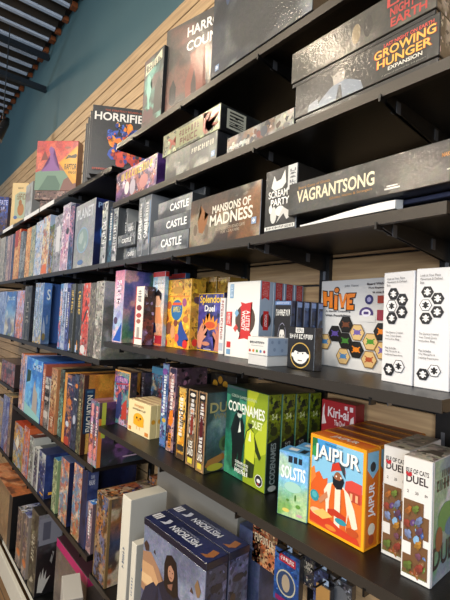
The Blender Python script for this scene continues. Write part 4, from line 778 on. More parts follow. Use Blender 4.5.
# the two white duel boxes
def duel(i):
    A='#7a5a3c'
    o=[T('ISLE OF CATS',.1,.865,.88,.905,'#3c3634'),T('DUEL',.12,.785,.86,.85,'#3c2c2c'),('p',[(.1,.85),(.12,.875),(.2,.862),(.3,.875),(.32,.845),(.2,.83)],'#b8323a'),T('2',.16,.7,.22,.725,'#77726c'),T('20',.44,.7,.55,.725,'#77726c'),T('8+',.76,.7,.86,.725,'#77726c'),
     ('r',.06,.3,.74,.645,A),('r',.34,.04,.9,.3,A),('r',.06,.04,.35,.2,A),('r',.73,.36,.92,.54,A)]
    cr=[(.24,.56,'#c07a34',.13,.6),(.6,.5,'#7f9cc8',.14,.5),(.2,.45,'#a8463c',.12,-.4),(.62,.42,'#6a4a78',.13,.3),(.26,.37,'#8fa8d4',.13,-.5),(.6,.31,'#d09a3c',.13,.4),(.62,.22,'#8a5878',.1,-.3),(.66,.13,'#a8443c',.14,.2),(.28,.12,'#6a8a3c',.15,.1),(.5,.59,'#7a9a44',.12,0)]
    rq=random.Random(77)
    inside=lambda u,v: .05<v<.64 and .08<u<.94 and not (u<.38 and .17<v<.33) and not (u>.7 and v>.52) and not (u>.74 and .27<v<.38)
    cols=['#b8742c','#5f7a3a','#6a4a7a','#5f80b0','#a8443a','#c98a3a','#8ab0d0','#4a6aa8','#8a5230','#5a3c28','#94704a','#3c3a38','#a05a34','#6d8c3c']
    n_=0
    while n_<14:
        u,v=rq.random(),rq.random()*.66
        if not (inside(u-.03,v) and inside(u+.03,v) and inside(u,v-.012) and inside(u,v+.012)): continue
        c=cols[rq.randrange(len(cols))]; s_=.045+.06*rq.random(); a_=rq.random()*3.14; st=.35+.5*rq.random()
        pts=[]
        for k in range(9):
            t_=2*PI*k/9; rr=s_*(.75+.5*rq.random()); x_=rr*math.cos(t_); y_=rr*math.sin(t_)*st; pts.append((u+x_*math.cos(a_)-y_*math.sin(a_),v+(x_*math.sin(a_)+y_*math.cos(a_))*.42))
        o.append(('p',pts,c)); o.append(('e',u+s_*.3,v,s_*.28,s_*.12,mixc(lin(c),(1,.9,.8),.15))); n_+=1
    for (u,v,c,s_,a_) in cr:
        for (du,dv,k1,m_) in ((0,0,1,1),(.5,.5,.55,1.3),(-.5,-.3,.6,.7),(.1,-.7,.4,.5)):
            cu,cv=u+du*s_*.8,v+dv*s_*.35; pts=[]
            for k in range(10):
                t_=2*PI*k/10; rr=s_*k1*(.8+.35*rq.random()); x_=rr*math.cos(t_); y_=rr*math.sin(t_)*.55; pts.append((cu+x_*math.cos(a_)-y_*math.sin(a_),cv+(x_*math.sin(a_)+y_*math.cos(a_))*.36))
            o.append(('p',pts,mixc(tuple(min(.6,x*m_*.7) for x in lin(c)),lin(A),.25)))
    for q in range(14): o.append(('r',.08+.06*q,.05,.09+.06*q,.07,'#6a9a3a'))
    return o
P,W,H,r = quad(ZE,(400.2,575),(431.9,462.5),None,0,br=(430,590))
side=(G('#c6c9cf','#c9ccd0','#b9c4c4','#8fa694','#70889c','#9aa6b0'),['#6a9a74','#4f6f94'],.05,[T('THE ISLE',.3,.84,.8,.9,'#4a4648'),T('HOT CATS',.12,.74,.95,.83,'#3c3836'),T('DUEL',.06,.12,.95,.3,'#2f3038'),('e',.5,.5,.3,.12,'#5f9458'),('e',.7,.4,.25,.08,'#4a7a9a'),('e',.25,.35,.12,.1,'#8a5a3c'),('r',0,0,.05,1,'#d9dade')])  # grey card tone has the side light painted in, under the printed art
game('front white duel box with a brown cat patterned panel, nearest the shelf end',(P.x,P.y,ZE),(W,.12,H),r,{'front':(G('#dad6d0','#dedbd5','#e2e0db'),None,1,duel(0)),'right':side,'top':(G('#a8a196','#a89f92'),['#7c756c','#c9c4ba'],.04,[('p',[(.1,.3),(.5,.4),(.9,.35),(.8,.6),(.4,.62)],'#5a544c')])},'#c6c5c4',mat='w' if 0 else 'p',seed=270)
P2,W2,H2,r2 = quad(ZE,(380.7,552.7),(404,449),None,0)
dr=Vector((math.cos(r),math.sin(r),0)); nv=Vector((-math.sin(r),math.cos(r),0))
b0=at((380.7,552.7),Z=ZE)
game('rear white duel box with a brown cat patterned panel, half behind its twin',(b0.x,b0.y,ZE),(min(W,(P-b0).dot(dr)-.002),.14,H*.985),r,{'front':(G('#d2cec8','#d9d6d0'),None,1,duel(1)),'top':(G('#a19a90','#a59c90'),['#7c756c'],.04,[]),'right':(G('#b9bcc0'),None,1,[])},'#c0bfbe',mat='p',seed=272)
# ------------------------------------------------------------------ near bay, below the fifth shelf
def spine_at(label,bl,tl,xr_top,d,z,faces,base,Y=None,mat='w',seed=1,**k):
    YY=Y or D+.006; x0=solve_x(tl[0],YY,solve_z(tl[1],at(tl,Y=YY).x,YY)); zt=solve_z(tl[1],x0,YY); x1=solve_x(xr_top,YY,zt)
    return game(label,(x0,YY,z),(x1-x0,d,zt-z),0,faces,base,mat=mat,seed=seed,**k)
GOLD=(G('#6a5640','#7a5e44','#a06c40','#5c4c40','#666c88','#4c4038'),['#a87040','#2c2620','#6c7494','#a08664'],.03,[('r',0,0,.06,1,'#8a7448'),('r',.94,0,1,1,'#8a7448')])
GTOP=(G('#8a6a4c','#a87a4c'),['#3c4a74','#b8a890','#a85c30','#2a2420'],.035,[('r',0,0,.05,1,'#7a6440')])
GR=(G('#5c5044','#8a5c34','#3c4a64','#4a3a34','#8a6a44'),['#a5623a','#2c3448','#c0b49c'],.05,[('r',0,0,.05,1,'#7a6440')])
spine_at('ornate gold and brown fantasy box, front one, left of the tall white box',(93,586),(97.6,490),109.5,.2,ZF,{'front':GOLD,'top':GTOP,'right':GR},'#5a4838',mat='w',seed=301)
x0=solve_x(100.5,D+.01,-.5)
P=at((100.7,478),Y=D+.06)
# pale and white boxes
spine_at('tall white box with a long pale side, right of the ornate gold box',(117,597),(123,494),131.2,.135,ZF,{'front':(G('#d9d4c4','#d6d0c0'),None,1,[T('Galaxy',.35,.38,.6,.56,'#6a7c94',90,0)]),'right':(G('#b9b6ad','#a9a69c'),None,1,[]),'top':(G('#d2cdbf'),None,1,[])},'#c9c4b6',mat='p',seed=303,Y=D+.004)
spine_at('short white box beside the taller white one',(130,600),(132,541.5),136.6,.05,ZF,{'front':(G('#d6d1c2'),None,1,[T('Galaxy',.35,.4,.6,.62,'#6a7c94',90,0)]),'right':(G('#a9a69c'),None,1,[('c',.5,.7,.12,10,'#4a86b8')]),'top':(G('#d0cbbd'),None,1,[])},'#c4bfb2',mat='p',seed=304,Y=D-.012)
# Mistborn pair, lids dark blue
A=at((144.3,517),Z=-.602); B=at((206.5,564),Z=-.602); rM=math.atan2(B.y-A.y,B.x-A.x); WM=(B-A).length
ms=[('p',[(0,.62),(.15,.66),(.3,.58),(.42,.44),(.6,.36),(.3,.3),(0,.3)],'#a88468'),('p',[(0,.54),(.2,.56),(.36,.42),(.2,.34),(0,.36)],'#c9a27a'),('p',[(.0,.44),(.18,.46),(.28,.38),(0,.36)],'#dcbb90'),
 ('p',[(.62,0),(.64,.2),(.7,.26),(.7,.4),(.74,.26),(.8,.22),(.86,.3),(.9,.2),(1,.24),(1,0)],'#3c4054'),
 ('p',[(.08,0),(.12,.16),(.1,.3),(.22,.36),(.3,.46),(.42,.54),(.58,.54),(.7,.46),(.76,.36),(.84,.3),(.9,.14),(.94,0)],'#23263a'),('p',[(0,.18),(.08,.34),(.22,.44),(.3,.42),(.22,.2),(.04,.06)],'#2c3148'),('p',[(.3,.46),(.36,.2),(.4,.0),(.5,0),(.44,.3)],'#343a54'),('p',[(.6,.46),(.66,.2),(.7,.0),(.62,0),(.58,.3)],'#161828'),
 ('p',[(.4,.5),(.39,.66),(.42,.74),(.5,.77),(.58,.74),(.61,.64),(.63,.5),(.57,.46),(.46,.46)],'#241a18'),('p',[(.46,.52),(.47,.5),(.53,.5),(.54,.56)],'#8a6454'),('e',.505,.63,.05,.065,'#b0866e'),('p',[(.45,.66),(.46,.71),(.52,.73),(.56,.69),(.55,.66),(.5,.69)],'#241a18'),('r',.475,.635,.495,.642,'#2c201c'),('r',.52,.635,.54,.642,'#2c201c'),('r',.49,.59,.525,.597,'#7a4238'),
 ('p',[(.64,.34),(.63,.42),(.66,.43),(.67,.38),(.69,.46),(.72,.46),(.71,.38),(.75,.44),(.77,.42),(.74,.34),(.79,.37),(.8,.34),(.73,.27),(.66,.27)],'#b08672'),('p',[(.54,.3),(.66,.3),(.72,.24),(.66,.2),(.5,.22)],'#2c3148'),
 ('p',[(.02,.84),(.06,.88),(.11,.86),(.12,.81),(.06,.79)],'#4a3830'),('p',[(.86,.84),(.9,.9),(.95,.83),(.93,.78),(.9,.77)],'#8a7054'),('p',[(.2,.68),(.22,.71),(.24,.67)],'#4a3830'),('p',[(.8,.62),(.82,.66),(.85,.62)],'#5a4438')]
ms=[(m_[0],[(a_,(b_+.15 if b_>.001 else 0)) for a_,b_ in m_[1]],m_[2]) if m_[0]=='p' and max(b_ for a_,b_ in m_[1])<.8 else (('e',m_[1],m_[2]+.15,*m_[3:]) if m_[0]=='e' else (('r',m_[1],m_[2]+.15,m_[3],m_[4]+.15,m_[5]) if m_[0]=='r' else m_)) for m_ in ms]
nM=Vector((-math.sin(rM),math.cos(rM),0)); HM=-.602-ZF
for i in range(2):
    dM=.075; q=A+nM*((dM+.002)*i)
    o=empty('board_game_box',(q.x+math.cos(rM)*WM/2-math.sin(rM)*dM/2,q.y+math.sin(rM)*WM/2+math.cos(rM)*dM/2,ZF+.0004),rM)
    tag(o,['front dark blue Mistborn box with a cloaked dark haired figure','second dark blue Mistborn box, directly behind the cloaked figure cover'][i],'board game')
    hl=.02
    me,mt=box_mesh('tray',WM-.003,dM-.003,HM-hl,{'front':(G('#7d8296','#868ca0','#6c7084','#4a4e60','#3a3e50'),['#989cae','#62667c'],.12,ms) if i==0 else (G('#3a3e50'),None,1,[]),
      'right':(G('#5c6280','#4c5270','#3f445c'),['#6f7594','#33384c'],.04,[T('MISTBORN',.25,.82,.75,.87,'#23263a'),('e',.5,.84,.28,.03,'#2a2c3c'),('e',.25,.7,.14,.035,'#4a3c38'),T('THE DECKBUILDING',.45,.3,.7,.62,'#6d7288',90,0)])},'#2f3346',MATS['w'],310+i); link('tray',me,mt,o)
    me,mt=box_mesh('lid',WM,dM,hl,{'top':(G('#23284a','#2b3158'),['#39406a'],.05,[T('MISTBORN',.33,.3,.75,.62,'#dfe2ea',180),T('THE DECKBUILDING GAME',.4,.66,.68,.74,'#b9bdd0',180,0),('r',.02,.3,.12,.7,'#d9d9dc'),('r',.05,.32,.06,.68,'#3a3f60'),('r',.085,.32,.095,.68,'#3a3f60'),('p',[(.17,.3),(.22,.45),(.2,.7),(.25,.72),(.27,.5),(.25,.32)],'#c9ccd8'),('p',[(.85,.2),(.9,.35),(.88,.7),(.95,.75),(.97,.4),(.93,.2)],'#a8734a')]),
      'front':(G('#1a1d33'),None,1,[]),'right':(G('#1a1d33'),None,1,[])},'#181b30',MATS['w'],320); link('lid',me,mt,o,(0,0,HM-hl+.0004))
q=at((203,493),Z=-.56)
x0=solve_x(204,D+.14,-.6)
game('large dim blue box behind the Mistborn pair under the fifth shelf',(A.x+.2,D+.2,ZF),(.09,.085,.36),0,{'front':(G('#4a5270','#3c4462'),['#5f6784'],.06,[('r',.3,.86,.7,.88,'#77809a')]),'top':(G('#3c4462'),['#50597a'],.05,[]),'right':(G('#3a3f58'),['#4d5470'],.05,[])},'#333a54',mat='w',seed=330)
x0=solve_x(158,D+.19,-.5)
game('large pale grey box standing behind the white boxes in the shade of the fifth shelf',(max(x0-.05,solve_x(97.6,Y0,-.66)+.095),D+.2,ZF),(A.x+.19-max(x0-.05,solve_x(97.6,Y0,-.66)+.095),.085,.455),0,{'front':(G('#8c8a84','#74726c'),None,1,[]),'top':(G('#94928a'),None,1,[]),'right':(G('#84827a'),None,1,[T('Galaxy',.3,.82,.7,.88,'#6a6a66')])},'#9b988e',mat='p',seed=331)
x0=solve_x(97.6,Y0,-.66)+.012
game('ornate gold and brown fantasy box behind its twin, set a little higher',(x0,D+.212,ZF),(.075,.07,solve_z(475.5,x0,D+.212)-ZF),0,{'front':GOLD,'top':GTOP,'right':GR},'#5a4838',mat='w',seed=332)
# small boxes hanging from hooks in the shade behind, each on its own wire hook
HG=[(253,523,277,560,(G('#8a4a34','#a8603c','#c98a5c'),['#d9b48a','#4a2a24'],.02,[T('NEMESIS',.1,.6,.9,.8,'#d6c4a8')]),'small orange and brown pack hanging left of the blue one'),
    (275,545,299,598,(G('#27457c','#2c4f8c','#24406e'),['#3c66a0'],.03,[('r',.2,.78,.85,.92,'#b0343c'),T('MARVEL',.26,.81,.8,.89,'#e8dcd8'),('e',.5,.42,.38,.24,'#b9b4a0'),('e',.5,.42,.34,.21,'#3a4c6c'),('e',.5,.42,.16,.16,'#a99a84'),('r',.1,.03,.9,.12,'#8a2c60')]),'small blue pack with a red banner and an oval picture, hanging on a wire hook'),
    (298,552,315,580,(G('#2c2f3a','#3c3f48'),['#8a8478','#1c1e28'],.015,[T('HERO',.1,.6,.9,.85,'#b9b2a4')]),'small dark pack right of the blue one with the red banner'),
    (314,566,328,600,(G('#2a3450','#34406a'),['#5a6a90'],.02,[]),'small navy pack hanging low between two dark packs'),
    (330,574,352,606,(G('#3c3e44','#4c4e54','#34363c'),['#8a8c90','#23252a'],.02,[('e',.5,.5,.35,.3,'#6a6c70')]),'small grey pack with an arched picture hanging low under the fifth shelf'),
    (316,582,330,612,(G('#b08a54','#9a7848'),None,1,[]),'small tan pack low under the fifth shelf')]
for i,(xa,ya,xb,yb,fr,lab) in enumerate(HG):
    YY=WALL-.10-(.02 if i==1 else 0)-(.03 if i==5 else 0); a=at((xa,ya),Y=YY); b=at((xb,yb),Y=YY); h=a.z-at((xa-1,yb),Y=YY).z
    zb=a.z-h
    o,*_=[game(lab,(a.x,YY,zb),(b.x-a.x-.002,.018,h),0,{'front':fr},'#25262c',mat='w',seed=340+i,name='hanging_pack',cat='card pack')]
    bm=bmesh.new(); cx=(a.x+b.x)/2
    zz=a.z+.006; add_prism(bm,[(cx-.008,a.z-.001),(cx+.008,a.z-.001),(cx+.008,a.z+.012),(cx-.008,a.z+.012)],YY+.0085,YY+.0095,'y'); 
    t=fin('hang_tab',bm,[M['plastic']]); t.parent=o; t.matrix_parent_inverse=Matrix.Translation(o.location).inverted()
    bm=bmesh.new(); add_tube(bm,(cx,WALL-.001,zz+.003),(cx,YY-.03,zz+.003),.0022,8); add_tube(bm,(cx,YY-.03,zz+.003),(cx,YY-.04,zz+.012),.0022,8); add_box(bm,cx-.014,WALL-.004,zz-.02,cx+.014,WALL-.0008,zz+.02)
    hk=fin('display_hook',bm,[M['black_metal']]); tag(hk,'black wire display hook on the slat wall holding a small pack','hook','wire hooks under the fifth shelf')
# ------------------------------------------------------------------ left bay, top shelf
W1='on the top left shelf'
HB='#2b2a2b'
P=at((88.5,168),Z=Z1); 
def put_rot(label,bl,Y,z,deg,tr,d,faces,base,seed,tilt=None,mat='p'):
    P=at(bl,Y=Y); P=Vector((solve_x(bl[0],Y,z),Y,z)); r=math.radians(deg); n=Vector((-math.sin(r),math.cos(r),0)); R=rayw(tr); t=P.dot(n)/R.dot(n); T_=R*t
    Wd=(T_-P).dot(Vector((math.cos(r),math.sin(r),0)))
    return game(label,tuple(P),(Wd,d,T_.z-z),r,faces,base,mat=mat,seed=seed,tilt=tilt),P,Wd,T_.z-z,r
hz=[T('THE STRATEGY BOARD GAME',.2,.93,.9,.955,'#c8602c',0,0),T('HORRIFIED',.04,.79,.97,.91,'#e9e4da')]
rh=random.Random(8)
for cx_,cy_,s_,c in [(.42,.58,.09,'#3f62b8'),(.5,.66,.07,'#5a80cc'),(.34,.5,.07,'#f0a02c'),(.62,.7,.06,'#f0982a'),(.58,.55,.1,'#3557a8'),(.45,.42,.11,'#e8862a'),(.55,.45,.07,'#f4c040'),(.68,.5,.09,'#e07a2a'),(.75,.62,.08,'#4c6cc0'),(.8,.45,.1,'#3a4c98'),(.38,.32,.09,'#3d5cb0'),(.55,.3,.13,'#d8502a'),(.7,.32,.1,'#e0602c'),(.85,.33,.09,'#3a4a94'),(.3,.62,.05,'#5074c8'),(.66,.4,.05,'#ffd050'),(.88,.55,.06,'#e8902c'),(.5,.2,.09,'#c8452a'),(.75,.22,.08,'#c8452a')]:
    pts=[(cx_+s_*(.7+.6*rh.random())*math.cos(t),cy_+s_*1.05*(.7+.6*rh.random())*math.sin(t)) for t in [2*PI*k/9 for k in range(9)]]
    hz.append(('p',pts,c))
    hz.append(('e',cx_+s_*.1,cy_+s_*.1,s_*.3,s_*.3,mixc(lin(c),(0,0,.02),.6)))
for q in range(90):
    a_=rh.random()*6.28; rr_=math.sqrt(rh.random()); u_=.58+.34*rr_*math.cos(a_); v_=.46+.3*rr_*math.sin(a_); s_=.012+.03*rh.random()
    c_=rh.choice(['#3f62b8','#2c3f8a','#e8902c','#f0b040','#1c1c24','#1a1a20','#5a80cc','#d86a28','#26305c'] if v_>.34 else ['#c8452a','#a8361f','#e0602c','#3a4a94','#1c1a1c'])
    hz.append(('p',[(u_+s_*(.6+.7*rh.random())*math.cos(t),v_+s_*(.6+.9*rh.random())*math.sin(t)) for t in [2*PI*k/6+a_ for k in range(6)]],c_))
hz.append(T('EXPLORE THE DEEP',.05,.06,.36,.09,'#c0502c'))
HF={'front':(G('#3a3a38','#33322f','#2b2a29'),['#2e2d2c'],.08,hz),'left':(G('#4a4642','#3a3735','#464240'),['#5a544e'],.05,[T('HORRIFIED',.3,.3,.7,.75,'#c9c4ba',90)])}
o,P,Wd,Hd,r=put_rot('black Horrified box with blue and orange monsters, facing front',(88.5,168),D-.03,Z1,58.7,(154,111.5),.055,HF,HB,401)
n=Vector((-math.sin(r),math.cos(r),0)); dr=Vector((math.cos(r),math.sin(r),0))
for i,(dx,hh) in enumerate(((.0,.99),(0,.985),(0,.98))):
    q=P+n*(.058*(i+1))-dr*(.02*(i+1))
    game(['grey spined box directly behind the Horrified cover','middle grey spined box of the row behind the Horrified cover','farthest grey spined box of the row behind the Horrified cover'][i]+', '+W1,(q.x,q.y,Z1),(Wd*.8,.055,Hd*(1-.01*i)),r,{'left':(G('#d6d0c0','#55504b','#3f3c3a','#4a4644','#3a3836'),['#6a655e'],.05,[('r',.3,.7,.75,.85,'#d9d4c6')]),'top':(G('#4a4743'),None,1,[])},'#3c3a38',mat='p',seed=402+i)
# raptor box on two flat boxes
rf=[('p',[(0,0),(0,.36),(.2,.42),(.5,.42),(.8,.38),(1,.24),(1,0)],'#7f9a86'),('p',[(.1,0),(.3,.3),(.5,.3),(.62,.12),(.6,0)],'#5f7c6c'),('p',[(.62,.0),(.7,.22),(.85,.3),(1,.2),(1,0)],'#8a6258'),('p',[(.14,.38),(.24,.5),(.32,.56),(.34,.72),(.3,.82),(.34,.89),(.43,.84),(.41,.7),(.47,.55),(.56,.46),(.6,.4)],'#94649c'),
 ('p',[(.56,.56),(.98,.9),(1,.88),(1,.16),(.92,.14)],'#e0a53a'),('p',[(.6,.56),(.98,.85),(.98,.2)],'#e8b04a'),T('RAPTOR',.7,.42,.99,.54,'#2c2622'),T('COLOSSAL',.8,.34,.98,.4,'#4a3a28'),('p',[(.7,.62),(.8,.66),(.95,.65),(.99,.7),(.96,.74),(.85,.7),(.78,.72)],'#40382c'),('p',[(.12,.6),(.2,.8),(.3,.62)],'#8a4a44'),('e',.75,.86,.08,.02,'#a86a5a'),('e',.1,.85,.08,.03,'#c05a4c')]
Pq=at((34,190.5),Y=D-.03)
o,P3,W3,H3,r3=put_rot('red and green raptor box with an orange diamond sign',(34,190.5),D-.03,Pq.z,43.7,(78.8,140.8),.06,{'front':(G('#d8584c','#c9544e','#b0685c','#8a9484','#6f8c78'),['#e07a64','#b84a50'],.05,rf),'top':(G('#b85048'),None,1,[])},'#8a6a60',410,mat='w')
z_=Z1; hh=(Pq.z-Z1-.002)/2
for i in range(2):
    q=P3+Vector((math.cos(r3),math.sin(r3),0))*(.005+.03*(1-i))+Vector((-math.sin(r3),math.cos(r3),0))*(.01*(1-i))
    game(['lower','upper'][i]+' flat mottled box under the red and green raptor box',(q.x,q.y,z_+.0004),(W3*.9-.03*(1-i),.14,hh),r3,{'front':(G('#6a5450','#8a6c62'),['#a88c80','#4a3c3c'],.03,[])},'#5c4a48',mat='w',seed=412+i); z_+=hh+.0008
cover('shrink wrapped pale grey box standing square to the shelf between the cream and raptor boxes',Z1,(24,220),(33.3,180.7),.05,{'front':(G('#a8aaa6','#b4b6b2','#9ea09c'),['#c9cbc8','#8a7c74'],.07,[])},'#8c8e8c',Y=D+.004,mat='w',seed=415)
put_rot('cream box with a brown animal sketch and green panel, left on the top left shelf',(9.6,228),D+.0,Z1,44,(29,183),.05,{'front':(G('#d9bf8c','#dcc494','#d2b684'),None,1,[('p',[(.22,.2),(.2,.72),(.5,.8),(.95,.78),(.95,.2)],'#a9b49c'),T('CURIOUS',.3,.62,.9,.76,'#8a6a44'),('e',.6,.4,.2,.14,'#b07c4c'),('e',.55,.55,.1,.07,'#a06c40'),T('ROBIN',.35,.86,.7,.9,'#7a6a4c',0,0),('e',.3,.22,.12,.04,'#5a78a8'),T('NATURE',.3,.06,.6,.1,'#6a5a40')])},'#b89e70',417)
put_rot('blue and brown box with pale capitals, leftmost on the top left shelf',(-9,236),D+.0,Z1,50,(9,197),.05,{'front':(G('#4a5fb0','#5a70b8','#5c4a54','#4a3634'),['#8a6a54','#394a8c'],.04,[T('FATE',.4,.8,.95,.92,'#c9cdf0'),T('OF',.5,.68,.8,.76,'#c9cdf0')])},'#3c4474',419)
# ------------------------------------------------------------------ left bay, second shelf (flush with the third near shelf)
W2_='on the second left shelf'
row(ZC,Y0,W2_,[
 (2.8,4.8,237,(G('#8a8c94','#a9a49c'),['#6a6c74'],.03,[]),'slim grey spine at the left edge'),
 (5,9.6,236.5,(G('#c9aca4','#b8a098','#c4a89c'),['#8a7c84'],.03,[('r',.6,0,.9,1,'#8a7480')]),'pinkish beige spine'),
 (9.8,12,234.5,(G('#3c4664','#2c3450'),['#5a6484'],.03,[]),'slim navy spine left of the red topped one'),
 (12.2,17.6,231.5,(G('#b8482c','#c4563a','#d69a5c','#d0a070','#c88c50'),['#e0b880'],.03,[('r',.15,.66,.6,.98,'#b23c24')]),'red topped orange spine'),
 (17.8,20,232,(G('#8c9092','#a0a4a4'),['#5c6064'],.03,[]),'slim grey spine right of the red topped one'),
 (20.2,23.4,233,(G('#4a5058','#b0b0aa','#787c80'),['#35383c'],.03,[]),'grey and dark striped spine'),
 (23.8,28,229,(G('#d08a4a','#dca468','#c98a50','#d8a878'),['#e8c090'],.03,[]),'orange tan spine'),
 (28.2,32.6,227,(G('#8a9a94','#a8a88c','#6c8084'),['#c4b894'],.03,[]),'grey green spine'),
 (33,39.6,223,(G('#b8c8dc','#a9bcd4','#c4ccd8'),['#8a9cc0','#d8c8b8'],.03,[]),'pale blue spine left of the children art one'),
 (39.8,46.6,218,(G('#b0bfd4','#c8c4b0','#d8b088','#cc8458'),['#8aa0b8','#e8d4a8','#a85c48'],.025,[('p',[(.1,.02),(.3,.16),(.8,.18),(.9,.02)],'#d8743c')]),'pale blue and orange spine with cartoon art'),
 (46.8,51,226,(G('#4a7a34','#b8945c','#6a3c34','#c09050'),['#3a2428','#7894b0'],.02,[]),'short green topped spine'),
 (51.4,59,217,(G('#aaa8ac','#b8b6b8','#9a989c'),['#7c7a80'],.04,[('r',.35,.35,.85,.8,'#d2d0d0')]),'silver spine with a white label'),
 (59.2,66.4,206,(G('#c0bcc4','#d4a8b8','#c88aa0','#c4a8b4'),['#e4d8dc','#9a8ca4'],.03,[('e',.8,.58,.2,.05,'#3c3c48')]),'pink and silver spine'),
 (66.6,71,205.5,(G('#4c4a64','#c890a4','#3f5c84','#4f7498'),['#2c3450'],.03,[]),'dark blue and pink spine'),
],d=.22)
x0=solve_x(72.4,Y0,ZC); x1=solve_x(91.8,Y0,ZC); h=solve_z(207,x0,Y0)-ZC
game('big silver box with a blue globe, its navy side lettered Planet',(x0,Y0,ZC),(x1-x0,.2,h),0,
 {'front':(G('#a4a4a2','#9a9c9e','#8e9090','#9c9c98'),['#bcbcb8','#84888c'],.08,[T('PLANET',.1,.76,.92,.92,'#c9ccd0'),('e',.45,.42,.3,.2,'#8aa4bc'),('e',.45,.42,.27,.18,'#8a9c98'),('p',[(.25,.4),(.3,.52),(.45,.56),(.5,.46),(.4,.36)],'#a4b0ac'),('p',[(.5,.3),(.6,.4),(.65,.34),(.58,.27)],'#a4b0ac'),('e',.4,.08,.15,.04,'#5c78a0')]),
  'right':(G('#232f66','#28407c','#1d2650'),['#1b2040'],.06,[T('PLANET',.06,.86,.7,.94,'#9ab4d4'),('e',.3,.5,.17,.14,'#4f90c8'),('e',.3,.5,.11,.1,'#8ab8dc'),('e',.3,.1,.14,.03,'#8a9cc8')])},'#2a3258',mat='w',seed=430)
# ------------------------------------------------------------------ left bay, third shelf
W3_='on the third left shelf'
row(Z3,Y0,W3_,[
 (-3,3.4,292,(G('#a8b8d4','#8aa0c4'),['#6c84b4'],.03,[]),'pale blue spine at the left edge'),
 (14.2,21.4,291,(G('#a8a4cc','#b8b0cc','#c48a74','#8a6c84'),['#d0c8dc','#e08a5c'],.03,[]),'lilac spine with orange figures',{'right':(G('#8c88b0'),['#b4a8c4'],.03,[])}),
 (21.6,28.4,286.4,(G('#2c2c2e','#3c3c3c','#2a2a2c'),['#6c6a64'],.03,[('r',.1,0,.25,1,'#7c7a74'),T('ALIEN',.4,.3,.7,.7,'#a8a498',-90)]),'black spine with a silver edge',{'right':(G('#232325','#2c2c2e'),['#3c3c40'],.04,[])}),
],d=.24)
x0=solve_x(3.6,Y0,Z3); x1=solve_x(13.6,Y0,Z3)
game('blue sky box with a cream cloud scene on the third left shelf',(x0,Y0,Z3),(x1-x0,.2,solve_z(292,x0,Y0)-Z3),0,{'front':(G('#3f74b4','#5a8cc4','#8ab0cc','#b8a890','#7c8c74'),['#d8d8d0','#4c6c9c'],.05,[T('SOLAR',.25,.8,.9,.88,'#c4dcec')])},'#3f5c88',mat='w',seed=440)
for i,(a,b) in enumerate(((32,34.4),(34.6,37),(37.2,40))):
    x0=solve_x(a,Y0,Z3); x1=solve_x(b,Y0,Z3)-.001; h=solve_z(283.2,x0,Y0)-Z3
    game(['left','middle','right'][i]+' of three thin pale blue spines'+(', its blue cover lettered S' if i==2 else ''),(x0,Y0,Z3),(x1-x0,.22,h),0,
     {'front':(G('#a4bcd8','#8ca8c8','#90a8b8','#a8b0a8','#c4a85c'),['#d0d8e4','#5c7ca4'],.02,[]),
      'right':(G('#6a90cc','#5c84bc','#4c70a0','#5a6c84'),['#4c6c9c','#7a94b8'],.09,[T('S',.42,.72,.85,.9,'#d8e0e4'),('p',[(.12,.22),(.2,.45),(.4,.3),(.5,.12),(.3,.1)],'#a8b4c8'),('e',.6,.4,.12,.08,'#8494b0'),('e',.3,.12,.2,.06,'#8c7c4c')]) if i==2 else (G('#5a80c0'),None,1,[])},'#4c6ca0',mat='w',seed=444+i)
row(Z3,Y0,W3_,[
 (56.8,59.4,284,(G('#6a94c0','#d8a890','#c05c6c','#5c9cc4'),['#3c6c9c'],.03,[]),'slim blue and red spine with a figure'),
 (59.6,63,283.5,(G('#b0b8cc','#c4c8d4','#90a0bc'),['#7084ac'],.03,[]),'pale blue white spine right of the figure spine'),
 (63.4,66.6,283.5,(G('#2c3a84','#34449a','#2a3670','#8a94c0'),['#1f2858'],.03,[]),'navy blue spine'),
 (67,71,284,(G('#5c5e5a','#38383a','#2c2e34'),['#1f2022'],.04,[T('DUNGEON',.3,.55,.75,.9,'#e0c06a',-90),('p',[(.3,.04),(.5,.2),(.75,.06)],'#d8983c'),('r',.2,.02,.5,.12,'#b0c0d8')]),'left of two dark spines with yellow letters'),
 (73.6,78.4,284,(G('#5c5e5a','#38383a','#2c2e34'),['#1f2022'],.04,[T('DUNGEON',.3,.55,.75,.9,'#e0c06a',-90),('p',[(.3,.04),(.5,.2),(.75,.06)],'#d8983c'),('r',.2,.02,.5,.12,'#b0c0d8')]),'right of two dark spines with yellow letters'),
 (79.2,86,283.5,(G('#b8564c','#c8503c','#cc4c38','#a83c30','#b8b4b0'),['#d8705c'],.04,[('p',[(0,.4),(.5,.6),(.9,.66),(.5,.5)],'#4a3834'),('e',.4,.08,.35,.06,'#d8d4d0')]),'bright red spine'),
 (86.4,91.6,283,(G('#6c645c','#7c746a','#5c544e'),['#98907f'],.03,[]),'grey brown spine right of the red one'),
 (92.2,100,281.5,(G('#9c988e','#b0aca0','#8c867c','#a49c90'),['#d0ccc0','#6c665e'],.025,[]),'silver beige wrapped spine at the end',{'right':(G('#8a8e92','#7c8084','#707068','#8a887c'),['#a4a8ac','#5c6058'],.09,[]),'d':.26}),
],d=.25)
